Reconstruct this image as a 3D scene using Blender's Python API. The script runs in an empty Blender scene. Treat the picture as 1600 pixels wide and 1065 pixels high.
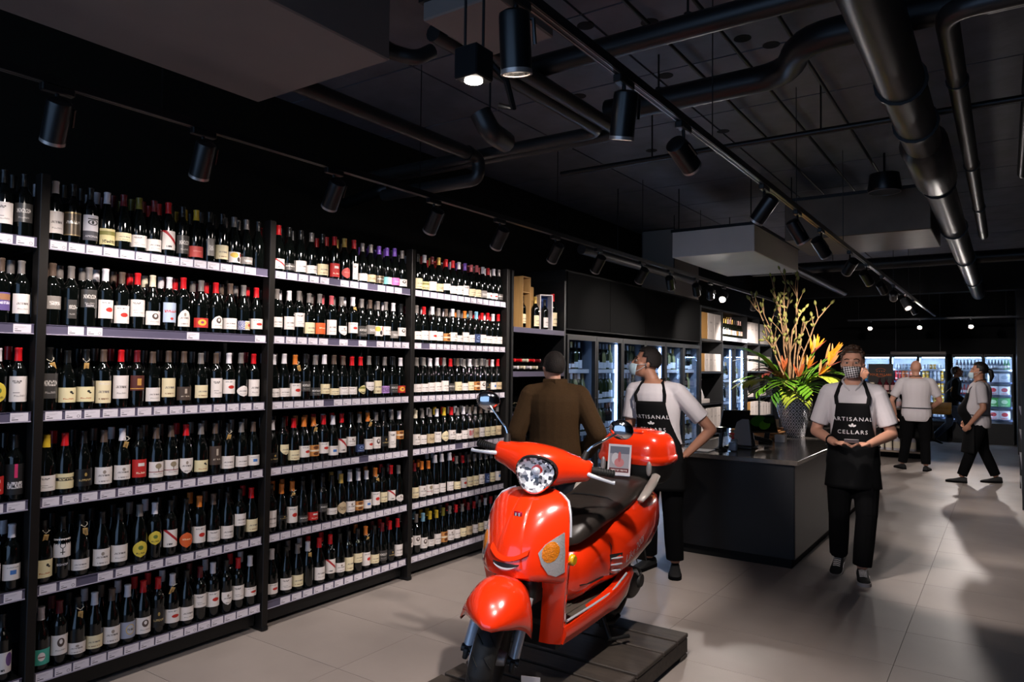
import bpy, bmesh, math, random
from mathutils import Vector, Matrix
PI = math.pi
random.seed(7)
C = bpy.context.scene.collection
scene = bpy.context.scene

# ------------------------------------------------------------------ camera
FPX, CX, CY, CAMH = 1122.06, 800.0, 532.5, 1.62
_Y = Vector((773, 47.5, FPX)).normalized()          # world +Y in camera axes (x right, y down, z forward)
_X = -Vector((-1630, 20.5, FPX)).normalized()
_Z = _X.cross(_Y)
def _w(c): return Vector((_X.dot(c), _Y.dot(c), _Z.dot(c)))
CAM = Vector((0, 0, CAMH))
cam = bpy.data.objects.new('camera', bpy.data.cameras.new('camera'))
C.objects.link(cam)
_r, _u, _b = _w(Vector((1, 0, 0))), _w(Vector((0, -1, 0))), _w(Vector((0, 0, -1)))
cam.matrix_world = Matrix(((_r.x, _u.x, _b.x, 0), (_r.y, _u.y, _b.y, 0), (_r.z, _u.z, _b.z, CAMH), (0, 0, 0, 1)))
cam.data.sensor_width = 36
cam.data.lens = FPX / 1600 * 36
cam.data.clip_start = 0.02
scene.camera = cam
def ray(px, py): return _w(Vector(((px - CX) / FPX, (py - CY) / FPX, 1)))
def onz(px, py, z): d = ray(px, py); return CAM + d * ((z - CAMH) / d.z)
def onx(px, py, x): d = ray(px, py); return CAM + d * (x / d.x)
def ony(px, py, y): d = ray(px, py); return CAM + d * (y / d.y)

# ------------------------------------------------------------------ world, exposure
world = bpy.data.worlds.new('world'); scene.world = world
world.use_nodes = True
bg = world.node_tree.nodes['Background']
bg.inputs[0].default_value = (0.40, 0.62, 1.0, 1)   # overcast daylight that enters through the open shopfront
bg.inputs[1].default_value = 1.5
vs = scene.view_settings
vs.view_transform = 'Standard'; vs.look = 'None'; vs.gamma = 1.0; vs.use_curve_mapping = False
vs.exposure = 0.0
scene.cycles.max_bounces = 6
scene.cycles.sample_clamp_indirect = 3.0
WARM = (1.0, 0.90, 0.84)

# ------------------------------------------------------------------ helpers
def srgb(h):
    h = h.lstrip('#')
    if len(h) == 3: h = ''.join(c * 2 for c in h)
    v = [int(h[i:i + 2], 16) / 255 for i in (0, 2, 4)]
    return tuple(((c + 0.055) / 1.055) ** 2.4 if c > 0.04045 else c / 12.92 for c in v) + (1,)

MATS = {}
def mat(name, col='#808080', rough=0.5, metal=0.0, spec=0.5, emit=None, estr=0, trans=0, alpha=1, ior=1.45,
        noise=0, nscale=20, bump=0, bscale=60, coat=0, col2=None, stretch=None):
    """Principled material; noise mixes in a second tone, bump adds fine relief."""
    if name in MATS: return MATS[name]
    m = bpy.data.materials.new(name); m.use_nodes = True
    nt = m.node_tree; b = nt.nodes['Principled BSDF']
    c = srgb(col) if isinstance(col, str) else col
    b.inputs['Base Color'].default_value = c
    b.inputs['Roughness'].default_value = rough
    b.inputs['Metallic'].default_value = metal
    b.inputs['Specular IOR Level'].default_value = spec
    b.inputs['IOR'].default_value = ior
    b.inputs['Transmission Weight'].default_value = trans
    b.inputs['Alpha'].default_value = alpha
    b.inputs['Coat Weight'].default_value = coat
    b.inputs['Coat Roughness'].default_value = 0.03
    if emit:
        b.inputs['Emission Color'].default_value = srgb(emit); b.inputs['Emission Strength'].default_value = estr
    if noise or bump:
        tc = nt.nodes.new('ShaderNodeTexCoord'); mp = nt.nodes.new('ShaderNodeMapping')
        nt.links.new(tc.outputs['Object'], mp.inputs[0])
        if stretch: mp.inputs['Scale'].default_value = stretch
    if noise:
        n = nt.nodes.new('ShaderNodeTexNoise'); n.inputs['Scale'].default_value = nscale; n.inputs['Detail'].default_value = 6
        nt.links.new(mp.outputs[0], n.inputs['Vector'])
        mx = nt.nodes.new('ShaderNodeMix'); mx.data_type = 'RGBA'
        rp = nt.nodes.new('ShaderNodeValToRGB')
        rp.color_ramp.elements[0].position = 0.5 - 0.25; rp.color_ramp.elements[1].position = 0.5 + 0.25
        nt.links.new(n.outputs['Fac'], rp.inputs[0])
        nt.links.new(rp.outputs[0], mx.inputs['Factor'])
        mx.inputs['A'].default_value = c
        mx.inputs['B'].default_value = srgb(col2) if col2 else tuple(max(0, x * (1 - noise)) for x in c[:3]) + (1,)
        nt.links.new(mx.outputs['Result'], b.inputs['Base Color'])
    if bump:
        n2 = nt.nodes.new('ShaderNodeTexNoise'); n2.inputs['Scale'].default_value = bscale; n2.inputs['Detail'].default_value = 4
        nt.links.new(mp.outputs[0], n2.inputs['Vector'])
        bp = nt.nodes.new('ShaderNodeBump'); bp.inputs['Strength'].default_value = bump; bp.inputs['Distance'].default_value = 0.01
        nt.links.new(n2.outputs['Fac'], bp.inputs['Height']); nt.links.new(bp.outputs[0], b.inputs['Normal'])
    MATS[name] = m
    return m

class MB:
    """collects shapes; build() links them as ONE mesh object"""
    def __init__(s): s.v = []; s.f = []; s.m = []; s.uv = None
    def add(s, vs, fs, mi=0):
        o = len(s.v); s.v += [tuple(v) for v in vs]
        s.f += [tuple(i + o for i in f) for f in fs]; s.m += [mi] * len(fs); return s
    def box(s, a, b, M=None, mi=0):
        x0, y0, z0 = (min(p, q) for p, q in zip(a, b)); x1, y1, z1 = (max(p, q) for p, q in zip(a, b))
        v = [Vector(p) for p in ((x0, y0, z0), (x1, y0, z0), (x1, y1, z0), (x0, y1, z0), (x0, y0, z1), (x1, y0, z1), (x1, y1, z1), (x0, y1, z1))]
        if M: v = [M @ p for p in v]
        return s.add(v, [(0, 3, 2, 1), (4, 5, 6, 7), (0, 1, 5, 4), (1, 2, 6, 5), (2, 3, 7, 6), (3, 0, 4, 7)], mi)
    def rbox(s, a, b, r, n=2, M=None, mi=0):
        """box with rounded edges"""
        bm = bmesh.new(); t = MB().box(a, b)
        vv = [bm.verts.new(p) for p in t.v]
        for f in t.f: bm.faces.new([vv[i] for i in f])
        bmesh.ops.bevel(bm, geom=bm.edges[:], offset=r, segments=n, profile=0.5, affect='EDGES')
        bm.verts.index_update()
        s.add([(M @ p.co if M else p.co.copy()) for p in bm.verts], [tuple(q.index for q in f.verts) for f in bm.faces], mi)
        bm.free(); return s
    def rings(s, rs, cap0=True, cap1=True, closed=True, mi=0):
        """loft between rings with equal point counts"""
        n = len(rs[0]); fs = []
        for i in range(len(rs) - 1):
            for j in range(n if closed else n - 1):
                k = (j + 1) % n
                fs.append((i * n + j, i * n + k, (i + 1) * n + k, (i + 1) * n + j))
        if cap0: fs.append(tuple(range(n - 1, -1, -1)))
        if cap1: fs.append(tuple((len(rs) - 1) * n + j for j in range(n)))
        return s.add([p for r in rs for p in r], fs, mi)
    def cyl(s, p0, p1, r0, r1=None, n=16, cap0=True, cap1=True, mi=0):
        return s.tube([p0, p1], [r0, r0 if r1 is None else r1], n, cap0, cap1, mi)
    def tube(s, pts, r, n=8, cap0=True, cap1=True, mi=0, squash=1.0, up=None):
        pts = [Vector(p) for p in pts]; k = len(pts)
        if not hasattr(r, '__len__'): r = [r] * k
        rs = []; prev = None
        for i, p in enumerate(pts):
            t = (pts[min(i + 1, k - 1)] - pts[max(i - 1, 0)]).normalized()
            if prev is None:
                a = Vector(up) if up else (Vector((0, 0, 1)) if abs(t.z) < 0.9 else Vector((0, 1, 0)))
            else: a = prev
            a = (a - t * a.dot(t))
            a = a.normalized() if a.length > 1e-6 else t.orthogonal().normalized()
            b = t.cross(a); prev = a
            ri = r[i]; ra, rb = (ri if hasattr(ri, '__len__') else (ri, ri * squash))
            rs.append([p + a * (ra * math.cos(2 * PI * j / n)) + b * (rb * math.sin(2 * PI * j / n)) for j in range(n)])
        return s.rings(rs, cap0, cap1, True, mi)
    def lathe(s, prof, n=16, M=None, mi=0, cap0=True, cap1=True):
        rs = [[(M @ Vector((r * math.cos(2 * PI * j / n), r * math.sin(2 * PI * j / n), z)) if M else (r * math.cos(2 * PI * j / n), r * math.sin(2 * PI * j / n), z)) for j in range(n)] for r, z in prof]
        return s.rings(rs, cap0, cap1, True, mi)
    def ball(s, c, r, n=12, m=8, M=None, mi=0):
        if not hasattr(r, '__len__'): r = (r, r, r)
        c = Vector(c); rs = []
        for i in range(m + 1):
            a = PI * i / m; sr = max(math.sin(a), 0.02)
            ring = []
            for j in range(n):
                q = Vector((r[0] * sr * math.cos(2 * PI * j / n), r[1] * sr * math.sin(2 * PI * j / n), -r[2] * math.cos(a)))
                ring.append(c + (M @ q if M else q))
            rs.append(ring)
        return s.rings(rs, mi=mi)
    def prism(s, poly, z0, z1, M=None, mi=0):
        a = [Vector((x, y, z0)) for x, y in poly]; b = [Vector((x, y, z1)) for x, y in poly]
        if M: a = [M @ p for p in a]; b = [M @ p for p in b]
        return s.rings([a, b], mi=mi)
    def mesh(s, name, mats, smooth=35, sub=0):
        me = bpy.data.meshes.new(name); me.from_pydata(s.v, [], s.f)
        if not isinstance(mats, (list, tuple)): mats = [mats]
        for m in mats: me.materials.append(m)
        if len(mats) > 1: me.polygons.foreach_set('material_index', s.m)
        if s.uv:
            ul = me.uv_layers.new(name='UVMap'); d = ul.data
            for l in me.loops: d[l.index].uv = s.uv[l.vertex_index]
        bm = bmesh.new(); bm.from_mesh(me)
        if not s.uv: bmesh.ops.recalc_face_normals(bm, faces=bm.faces[:])
        bm.to_mesh(me); bm.free()
        if smooth:
            me.shade_smooth()
            if smooth < 180: me.set_sharp_from_angle(angle=math.radians(smooth))
        me.update()
        return me
    def build(s, name, mats, parent=None, smooth=35, sub=0, solid=0):
        o = bpy.data.objects.new(name, s.mesh(name, mats, smooth))
        C.objects.link(o)
        if parent: o.parent = parent
        if solid:
            md = o.modifiers.new('thick', 'SOLIDIFY'); md.thickness = solid; md.offset = -1
        if sub:
            md = o.modifiers.new('sub', 'SUBSURF'); md.levels = sub; md.render_levels = sub
        return o

def tag(o, label=None, cat=None, group=None, kind=None):
    if label: o['label'] = label
    if cat: o['category'] = cat
    if group: o['group'] = group
    if kind: o['kind'] = kind
    return o
def thing(name, label, cat, loc=(0, 0, 0), rz=0, group=None):
    o = bpy.data.objects.new(name, None); C.objects.link(o); o.empty_display_size = 0.05
    o.location = loc; o.rotation_euler = (0, 0, rz)
    return tag(o, label, cat, group)
def link_mesh(name, me, parent=None, loc=None, rot=None, scale=None):
    o = bpy.data.objects.new(name, me); C.objects.link(o)
    if parent: o.parent = parent
    if loc is not None: o.location = loc
    if rot is not None: o.rotation_euler = rot
    if scale is not None: o.scale = scale
    return o
def copy_tree(o, parent=None):
    c = o.copy(); C.objects.link(c)
    if parent is not None: c.parent = parent
    for ch in list(o.children): copy_tree(ch, c)
    return c
def struct(name, mb, m, **k): return tag(mb.build(name, m, **k), kind='structure')

_txt = {}
def text_geo(s, size=1.0, ext=0.0, align='CENTER', space=1.0):
    """lettering as vertices and faces in the XY plane"""
    cu = bpy.data.curves.new('lettering', 'FONT'); cu.body = s; cu.size = size; cu.extrude = ext
    cu.align_x = align; cu.align_y = 'CENTER'; cu.space_character = space; cu.resolution_u = 2
    o = bpy.data.objects.new('lettering', cu); C.objects.link(o)
    dg = bpy.context.evaluated_depsgraph_get(); dg.update()
    me = o.evaluated_get(dg).to_mesh()
    v = [p.co.copy() for p in me.vertices]; f = [tuple(p.vertices) for p in me.polygons]
    bpy.data.objects.remove(o); bpy.data.curves.remove(cu)
    return v, f
def frame(origin, xdir, up):
    """matrix whose X runs along xdir, Y along up, Z out of the face"""
    x = Vector(xdir).normalized(); u = Vector(up); y = (u - x * u.dot(x)).normalized(); z = x.cross(y)
    M = Matrix((x, y, z)).transposed().to_4x4(); M.translation = Vector(origin); return M
def nth(i): return ['first', 'second', 'third', 'fourth', 'fifth', 'sixth', 'seventh', 'eighth', 'ninth', 'tenth', 'eleventh', 'twelfth', 'thirteenth', 'fourteenth', 'fifteenth', 'sixteenth', 'seventeenth', 'eighteenth'][i]
def spot(name, loc, target, power, angle=50, blend=0.4, color=WARM, size=0.03, parent=None):
    l = bpy.data.lights.new(name, 'SPOT'); l.energy = power; l.color = color
    l.spot_size = math.radians(angle); l.spot_blend = blend; l.shadow_soft_size = size
    o = bpy.data.objects.new(name, l); C.objects.link(o)
    o.location = loc; o.rotation_euler = (Vector(target) - Vector(loc)).to_track_quat('-Z', 'Y').to_euler()
    return o
# ================================================================== ROOM SHELL
XL, XR, YF, YB, ZC = -4.35, 0.95, -2.2, 20.6, 3.55
m_black = mat('matte_black_paint', '#0c0c0d', 0.75, spec=0.3, bump=0.05, bscale=8)
m_wall = mat('charcoal_wall_paint', '#17150f', 0.8, spec=0.25, bump=0.05, bscale=12)
m_ceil = mat('dark_painted_concrete', '#6e6e78', 0.5, spec=0.4, noise=0.45, nscale=3.5, bump=0.25, bscale=14)
m_grout = mat('dark_grout', '#5d5651', 0.9)
m_tile = mat('grey_concrete_tile', '#9b9089', 0.42, spec=0.4, noise=0.18, nscale=2.2, bump=0.03, bscale=40)
m_steel = mat('black_steel', '#101011', 0.42, metal=0.2, spec=0.5)
m_dsteel = mat('dark_grey_steel', '#2b2a29', 0.38, metal=0.6)

fl = struct('floor', MB().box((XL, YF, -0.1), (XR, YB, -0.004)), m_grout, smooth=0)
# large format floor tiles, laid in columns along the aisle, joints recessed
TW, TL, X0, Y0 = 1.21, 0.607, -0.53 - 4 * 1.21, 5.716 - 13 * 0.607
tile_me = {}
for i in range(6):
    for j in range(38):
        a, b = X0 + i * TW, Y0 + j * TL
        a1, b1 = min(a + TW, XR), min(b + TL, YB)
        a, b = max(a, XL), max(b, YF)
        if a1 - a < 0.02 or b1 - b < 0.02: continue
        key = (round(a1 - a, 3), round(b1 - b, 3))
        if key not in tile_me:
            g = 0.0013
            tile_me[key] = MB().box((g, g, -0.02), (key[0] - g, key[1] - g, 0)).mesh('tile', m_tile, 0)
        link_mesh('tile', tile_me[key], fl, (a, b, 0))

struct('wall_left', MB().box((XL - 0.15, YF, 0), (XL, YB, ZC)), m_wall, smooth=0)
struct('wall_back', MB().box((XL - 0.15, YB, 0), (XR + 0.15, YB + 0.15, ZC)), m_black, smooth=0)
struct('wall_right', MB().box((XR, YF, 0), (XR + 0.15, YB, ZC)), m_black, smooth=0)
ce = struct('ceiling', MB().box((XL - 0.15, YF, ZC + 0.012), (XR + 0.15, YB + 0.15, ZC + 0.2)), mat('ceiling_joint', '#0a0a0a', 0.9), smooth=0)
# concrete ceiling panels with open joints
pw, pl = 1.25, 0.95
cme = MB().box((0.008, 0.008, 0), (pw - 0.008, pl - 0.008, 0.04)).mesh('ceiling_panel', m_ceil, 0)
for i in range(5):
    for j in range(25):
        x, y = -4.4 + i * pw, -2.3 + j * pl
        if x + pw > XR + 0.14: continue
        link_mesh('ceiling_panel', cme, ce, (x, y, ZC))
# recessed sockets in the slab
sock = MB().lathe([(0.05, -0.002), (0.05, 0.004), (0.035, 0.004), (0.035, 0.02), (0.0, 0.02)], 14).mesh('ceiling_socket', m_black)
for px, py in ((915, 40), (1015, 35), (1040, 118), (1160, 60), (1130, 205), (1018, 235), (905, 150), (1205, 70)):
    p = onz(px, py, ZC); link_mesh('ceiling_socket', sock, ce, (p.x, p.y, ZC))
# ================================================================== printed materials
def printmat(name, base, marks=(), rough=0.6, axes='YZ', coat=0.0, metal=0.0):
    """flat print: base colour plus marks placed in the piece's own 0-1 box.
    marks: (kind, u0, u1, v0, v1, colour); kinds r rectangle, e ellipse, o ring, d diagonal band, t text rows"""
    if name in MATS: return MATS[name]
    m = bpy.data.materials.new(name); m.use_nodes = True; nt = m.node_tree; N = nt.nodes; L = nt.links
    b = N['Principled BSDF']; b.inputs['Roughness'].default_value = rough; b.inputs['Coat Weight'].default_value = coat
    b.inputs['Metallic'].default_value = metal
    tc = N.new('ShaderNodeTexCoord'); sp = N.new('ShaderNodeSeparateXYZ'); L.new(tc.outputs['Generated'], sp.inputs[0])
    u, v = sp.outputs['XYZ'.index(axes[0])], sp.outputs['XYZ'.index(axes[1])]
    def mth(op, a, c=None):
        n = N.new('ShaderNodeMath'); n.operation = op
        for i, x in enumerate((a, c)):
            if x is None: continue
            if isinstance(x, (int, float)): n.inputs[i].default_value = x
            else: L.new(x, n.inputs[i])
        return n.outputs[0]
    def between(x, lo, hi): return mth('MULTIPLY', mth('GREATER_THAN', x, lo), mth('LESS_THAN', x, hi))
    cur = None
    for kind, u0, u1, v0, v1, col in marks:
        if kind in 'rt':
            k = mth('MULTIPLY', between(u, u0, u1), between(v, v0, v1))
            if kind == 't':
                nz = N.new('ShaderNodeTexNoise'); nz.inputs['Scale'].default_value = 1; nz.inputs['Detail'].default_value = 1
                cb = N.new('ShaderNodeCombineXYZ'); L.new(mth('MULTIPLY', u, 26), cb.inputs[0]); L.new(mth('MULTIPLY', v, 9), cb.inputs[1]); L.new(cb.outputs[0], nz.inputs['Vector'])
                k = mth('MULTIPLY', k, mth('GREATER_THAN', nz.outputs['Fac'], 0.48))
        elif kind in 'eo':
            du = mth('DIVIDE', mth('SUBTRACT', u, (u0 + u1) / 2), (u1 - u0) / 2); dv = mth('DIVIDE', mth('SUBTRACT', v, (v0 + v1) / 2), (v1 - v0) / 2)
            r2 = mth('ADD', mth('MULTIPLY', du, du), mth('MULTIPLY', dv, dv))
            k = mth('LESS_THAN', r2, 1.0) if kind == 'e' else between(r2, 0.55, 1.0)
        else:
            k = between(mth('ADD', v, mth('MULTIPLY', u, v1)), u0, u1)
        mx = N.new('ShaderNodeMix'); mx.data_type = 'RGBA'; L.new(k, mx.inputs['Factor'])
        if cur is None: mx.inputs['A'].default_value = srgb(base)
        else: L.new(cur, mx.inputs['A'])
        mx.inputs['B'].default_value = srgb(col); cur = mx.outputs['Result']
    if cur is None: b.inputs['Base Color'].default_value = srgb(base)
    else: L.new(cur, b.inputs['Base Color'])
    MATS[name] = m
    return m

W_, K_ = '#d9cfca', '#1a1818'
T1 = ('t', .15, .85, .45, .56, '#6b625f'); T2 = ('t', .2, .8, .2, .27, '#9a908c'); T3 = ('t', .12, .6, .72, .84, '#4a4442')
LABELS = {   # code: (word, material)
 'W': ('white', printmat('label_white_centred', W_, (T1, T2))),
 'w': ('white', printmat('label_white_heading', W_, (T3, T2, ('r', .15, .5, .34, .37, '#7b7370')))),
 'q': ('white', printmat('label_white_crest', W_, (('e', .4, .6, .6, .82, '#8d7f74'), T1, ('t', .2, .8, .12, .2, '#8a807c')))),
 'C': ('cream', printmat('label_cream', '#d8c9a4', (T1, ('t', .15, .85, .15, .22, '#8a6a50')))),
 'c': ('cream', printmat('label_cream_bird', '#d9cba0', (('e', .55, .72, .62, .78, K_), ('e', .66, .8, .55, .66, K_), ('t', .2, .8, .2, .28, '#a5552f')))),
 'B': ('cream and black', printmat('label_cream_black_band', '#d6c79d', (('r', 0, 1, .52, .74, K_), ('t', .1, .9, .56, .7, '#cbb98e')))),
 'S': ('white and red-striped', printmat('label_white_red_stripe', W_, (('d', .95, 1.13, 0, .75, '#a01820'), ('t', .2, .6, .12, .22, '#55504e')))),
 'F': ('white and red-marked', printmat('label_white_red_mark', W_, (('e', .35, .85, .35, .6, '#b3241a'), ('t', .15, .7, .8, .88, '#777')))),
 'V': ('white pictured', printmat('label_white_picture', W_, (('e', .28, .72, .4, .85, '#4a3a34'), ('e', .4, .6, .55, .78, W_), T2))),
 'Y': ('white tree-pictured', printmat('label_white_tree', W_, (('e', .3, .72, .55, .9, '#8a7a62'), ('r', .48, .53, .35, .6, '#5a4a38'), ('r', 0, 1, .33, .38, '#7a1f22'), T2))),
 'E': ('white eye-drawn', printmat('label_white_eye', '#d4cdd0', (('r', 0, 1, 0, .37, '#4a474d'), ('o', .2, .85, .6, .82, K_), ('e', .42, .58, .64, .78, K_), ('r', .2, .9, .83, .87, K_)))),
 'H': ('white symbol-printed', printmat('label_white_symbol', W_, (('o', .33, .67, .48, .78, K_), ('r', .47, .53, .15, .5, K_), ('r', .36, .64, .25, .3, K_)))),
 'K': ('black', printmat('label_black_gold', '#161514', (('e', .42, .58, .58, .78, '#9c8045'), ('t', .15, .85, .3, .42, '#a08a5c')), 0.4)),
 'D': ('dark grey', printmat('label_dark_silver', '#3b3836', (('t', .12, .88, .5, .72, '#bdb6b0'), ('t', .2, .8, .2, .28, '#8a8480')), 0.35)),
 'L': ('bronze', printmat('label_bronze', '#5d5245', (('t', .1, .9, .5, .62, '#e0d9d0'), ('r', 0, 1, .02, .05, '#b09668'), ('r', 0, 1, .93, .97, '#b09668')), 0.3, metal=0.6)),
 'r': ('red', printmat('label_red', '#b3201c', (('r', .3, .75, .62, .8, '#d8cfc8'), ('t', .2, .8, .2, .3, '#e6c9b0')))),
 'x': ('salmon', printmat('label_salmon', '#b5453f', (('t', .2, .8, .5, .6, '#d88a80'),))),
 'R': ('maroon', printmat('label_maroon_gold', '#4a1a12', (('r', .35, .65, .35, .8, '#b5843c'), ('r', 0, 1, .1, .16, '#b5843c')))),
 'y': ('yellow', printmat('label_yellow', '#c9b23c', (('e', .32, .68, .45, .72, '#5d6b2a'), ('t', .2, .8, .2, .3, '#4a4420')))),
 'G': ('green and cream', printmat('label_green_cream', '#d3c48e', (('r', 0, 1, .6, .85, '#7f7a3a'), ('t', .1, .9, .1, .3, '#544a33')))),
 'o': ('orange', printmat('label_orange', '#c9551f', (('t', .2, .8, .5, .6, '#efc9a0'),))),
 'M': ('multicoloured', printmat('label_red_yellow', '#b3261f', (('e', .2, .8, .2, .85, '#d9a433'), ('e', .38, .62, .4, .68, '#8a2a5a')))),
 'A': ('blue and yellow patterned', printmat('label_blue_yellow', '#c8c0be', (('t', 0, .5, 0, 1, '#2b3f86'), ('t', .45, 1, .1, .9, '#c8962e'), ('r', .7, 1, .4, .7, '#a82a24')))),
 'm': ('white and yellow', printmat('label_white_yellow', W_, (('e', .05, .6, .45, .95, '#d8b04a'), ('e', .5, .8, .1, .55, '#3d3230'), ('e', .75, .98, .55, .95, '#b33227')))),
 'P': ('pink', printmat('label_pink', '#d069a6', (('t', .2, .8, .4, .6, '#e6a9cd'),))),
 'p': ('purple', printmat('label_purple', '#5d4a86', (('t', .05, .95, .35, .5, '#d8d0e0'), ('r', 0, 1, .58, .92, '#9a6a4a')))),
 'l': ('lilac', printmat('label_lilac', '#b58ac9', (('t', .1, .9, .15, .85, '#4a3060'),))),
 'b': ('navy', printmat('label_navy', '#27365e', (('o', .3, .7, .4, .8, '#8fa3cf'), ('t', .2, .8, .15, .25, '#9aa5c0')))),
 'u': ('white and blue', printmat('label_white_blue', W_, (('r', .35, .7, .35, .62, '#3f6fae'), ('t', .15, .85, .75, .82, '#8a8480')))),
 'U': ('pale blue', printmat('label_pale_blue', '#a9b6cc', (('t', .05, .95, .5, .62, '#b3322c'), ('e', .4, .65, .12, .25, '#b3322c')))),
 't': ('teal', printmat('label_teal', '#3fa08e', (('e', .3, .7, .25, .8, '#ded3d0'), ('r', .32, .68, .45, .52, '#7a3a3f')))),
 'T': ('tan', printmat('label_tan', '#b9a381', (('t', .15, .85, .3, .6, '#6b5a45'),))),
 'g': ('grey', printmat('label_grey', '#7f7873', (('t', .2, .85, .3, .6, '#cfc8c4'),), 0.4)),
 'N': ('brown', printmat('label_brown', '#3f3129', (('r', .42, .58, .5, .85, '#a89a8c'), ('t', .2, .8, .25, .33, '#b5a898')))),
 'Z': ('brown and cream', printmat('label_brown_cream', '#b5783c', (('r', 0, 1, .42, .56, '#d9cdb4'), ('e', .25, .75, .62, .92, '#5a3013'), ('e', .25, .75, .08, .36, '#5a3013')))),
 'h': ('pink-striped black', printmat('label_black_pink', '#151314', (('r', .44, .62, .55, 1, '#c42a5e'), ('t', .1, .9, .2, .42, '#cfc8c8')))),
 'i': ('white and purple', printmat('label_white_purple', W_, (('e', .55, .95, .3, .95, '#6a4a80'), ('t', .05, .5, .1, .2, '#333')))),
 'j': ('white and teal', printmat('label_white_teal', W_, (('r', 0, .42, 0, 1, '#6fb0ae'),))),
 'k': ('gold-diamond grey', printmat('label_grey_diamond', '#8f93a6', (('e', .22, .78, .2, .85, '#b79b52'), ('e', .27, .73, .25, .8, '#a6a8b4'), ('t', .3, .7, .45, .6, '#5b5340')))),
 'f': ('white and pink-lettered', printmat('label_white_red_letters', W_, (('r', .2, .45, .3, .8, '#b3242e'), ('r', .28, .37, .4, .5, W_), ('r', .28, .37, .6, .7, W_), ('r', .55, .65, .3, .8, '#b3242e'), ('r', .55, .85, .68, .8, '#b3242e'), ('r', .55, .8, .5, .6, '#b3242e')))),
}
CAPS = {'k': ('black', '#121212'), 'w': ('white', '#cfc8cc'), 'g': ('silver', '#77706c'), 'n': ('bronze', '#5a4a40'), 'r': ('red', '#b8161c'),
        'R': ('maroon', '#5e141a'), 'y': ('yellow', '#c2a12c'), 'o': ('orange', '#c8702c'), 'p': ('purple', '#6a45a0'), 'P': ('pink', '#b8545a'),
        'b': ('blue', '#7fb0c8'), 'c': ('cream', '#c8bca4'), 'G': ('gold', '#b8964a'), 'l': ('olive', '#6b6424')}
CAPM = {k: mat('capsule_' + w, c, 0.3, metal=0.25 if k in 'gnG' else 0, spec=0.5) for k, (w, c) in CAPS.items()}
m_glass = mat('dark_bottle_glass', '#050706', 0.06, spec=0.7)
m_kraft = mat('kraft_card', '#c49a58', 0.8)
m_string = mat('string', '#cfc3ae', 0.9)

PROF = {'B': [(0.001, 0.004), (0.030, 0.0), (0.0365, 0.003), (0.0375, 0.008), (0.0375, 0.186), (0.036, 0.199), (0.030, 0.213), (0.021, 0.226), (0.0155, 0.24), (0.0145, 0.255), (0.0142, 0.293), (0.0158, 0.295), (0.0158, 0.302), (0.012, 0.304), (0.001, 0.304)],
        'G': [(0.001, 0.004), (0.033, 0.0), (0.0395, 0.003), (0.0405, 0.009), (0.0405, 0.142), (0.0385, 0.16), (0.033, 0.183), (0.0255, 0.206), (0.019, 0.225), (0.0155, 0.245), (0.0145, 0.262), (0.0142, 0.288), (0.0158, 0.29), (0.0158, 0.298), (0.012, 0.300), (0.001, 0.300)],
        'S': [(0.001, 0.004), (0.030, 0.0), (0.0355, 0.003), (0.0365, 0.008), (0.0365, 0.15), (0.034, 0.19), (0.027, 0.24), (0.019, 0.28), (0.0148, 0.305), (0.0142, 0.325), (0.0158, 0.327), (0.0158, 0.335), (0.001, 0.336)]}
def prof_r(sh, z):
    p = PROF[sh][2:]
    for (r0, z0), (r1, z1) in zip(p, p[1:]):
        if z0 <= z <= z1: return r0 + (r1 - r0) * (z - z0) / max(z1 - z0, 1e-6)
    return p[0][0]
body_me = {s: MB().lathe(p, 22).mesh('wine_bottle', m_glass, 40) for s, p in PROF.items()}
_cap, _lab = {}, {}
def cap_mesh(sh, c):
    if (sh, c) not in _cap:
        top = PROF[sh][-1][1]; z0 = top - 0.062
        pr = [(prof_r(sh, z0) + .0009, z0), (prof_r(sh, z0 + .02) + .0009, z0 + .02), (0.0152, top - .012), (0.0166, top - .01), (0.0166, top - .001), (0.014, top + .001), (.001, top + .001)]
        _cap[sh, c] = MB().lathe(pr, 18, cap0=False).mesh('capsule', CAPM[c], 40)
    return _cap[sh, c]
def label_mesh(sh, code, lo, hi, form):
    k = (sh, code, lo, hi, form)
    if k not in _lab:
        half = 1.25 if form == 'n' else 0.55 if form == 't' else 1.0; z0, z1 = lo / 100, hi / 100; mb = MB(); nu, nv = 12, 2 if form in 'nt' else 10; rs = []
        for i in range(nv + 1):
            t = i / nv; s = 1.0
            if form == 'v': s = max(0.02, math.sin(PI * min(max(t, .004), .996)) ** .6)     # oval
            if form == 's': s = 1.0 if t > .45 else max(.03, (t / .45) ** .5)                # shield
            if form == 'a': s = 1.0 if t < .55 else max(.03, (1 - (t - .55) / .45) ** .5)    # arch
            z = z0 + (z1 - z0) * t
            r = prof_r(sh, z) + 0.0007
            rs.append([(r * math.cos(a), r * math.sin(a), z) for a in [half * s * (2 * j / nu - 1) for j in range(nu + 1)]])
        mb.rings(rs, False, False, False)
        _lab[k] = mb.mesh('label', LABELS[code][1], 60)
    return _lab[k]
nt_me = MB().rbox((-0.001, -0.011, -0.04), (0.001, 0.011, 0), 0.0008, 1).mesh('neck_tag', printmat('kraft_tag', '#c49a58', (('t', .3, .7, .2, .7, '#6b4a20'),)), 0)
st_me = MB().tube([(-.016, 0, .016), (-.004, .014, .014), (.012, .012, .008), (.018, .0, 0), (.012, -.012, .01), (-.004, -.014, .014), (-.016, 0, .016)], .0011, 5).tube([(.016, 0, 0), (.02, -.018, .016)], .001, 5).tube([(.016, 0, 0), (.02, .014, .018)], .001, 5).mesh('string', m_string)
text_cache = {}
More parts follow.
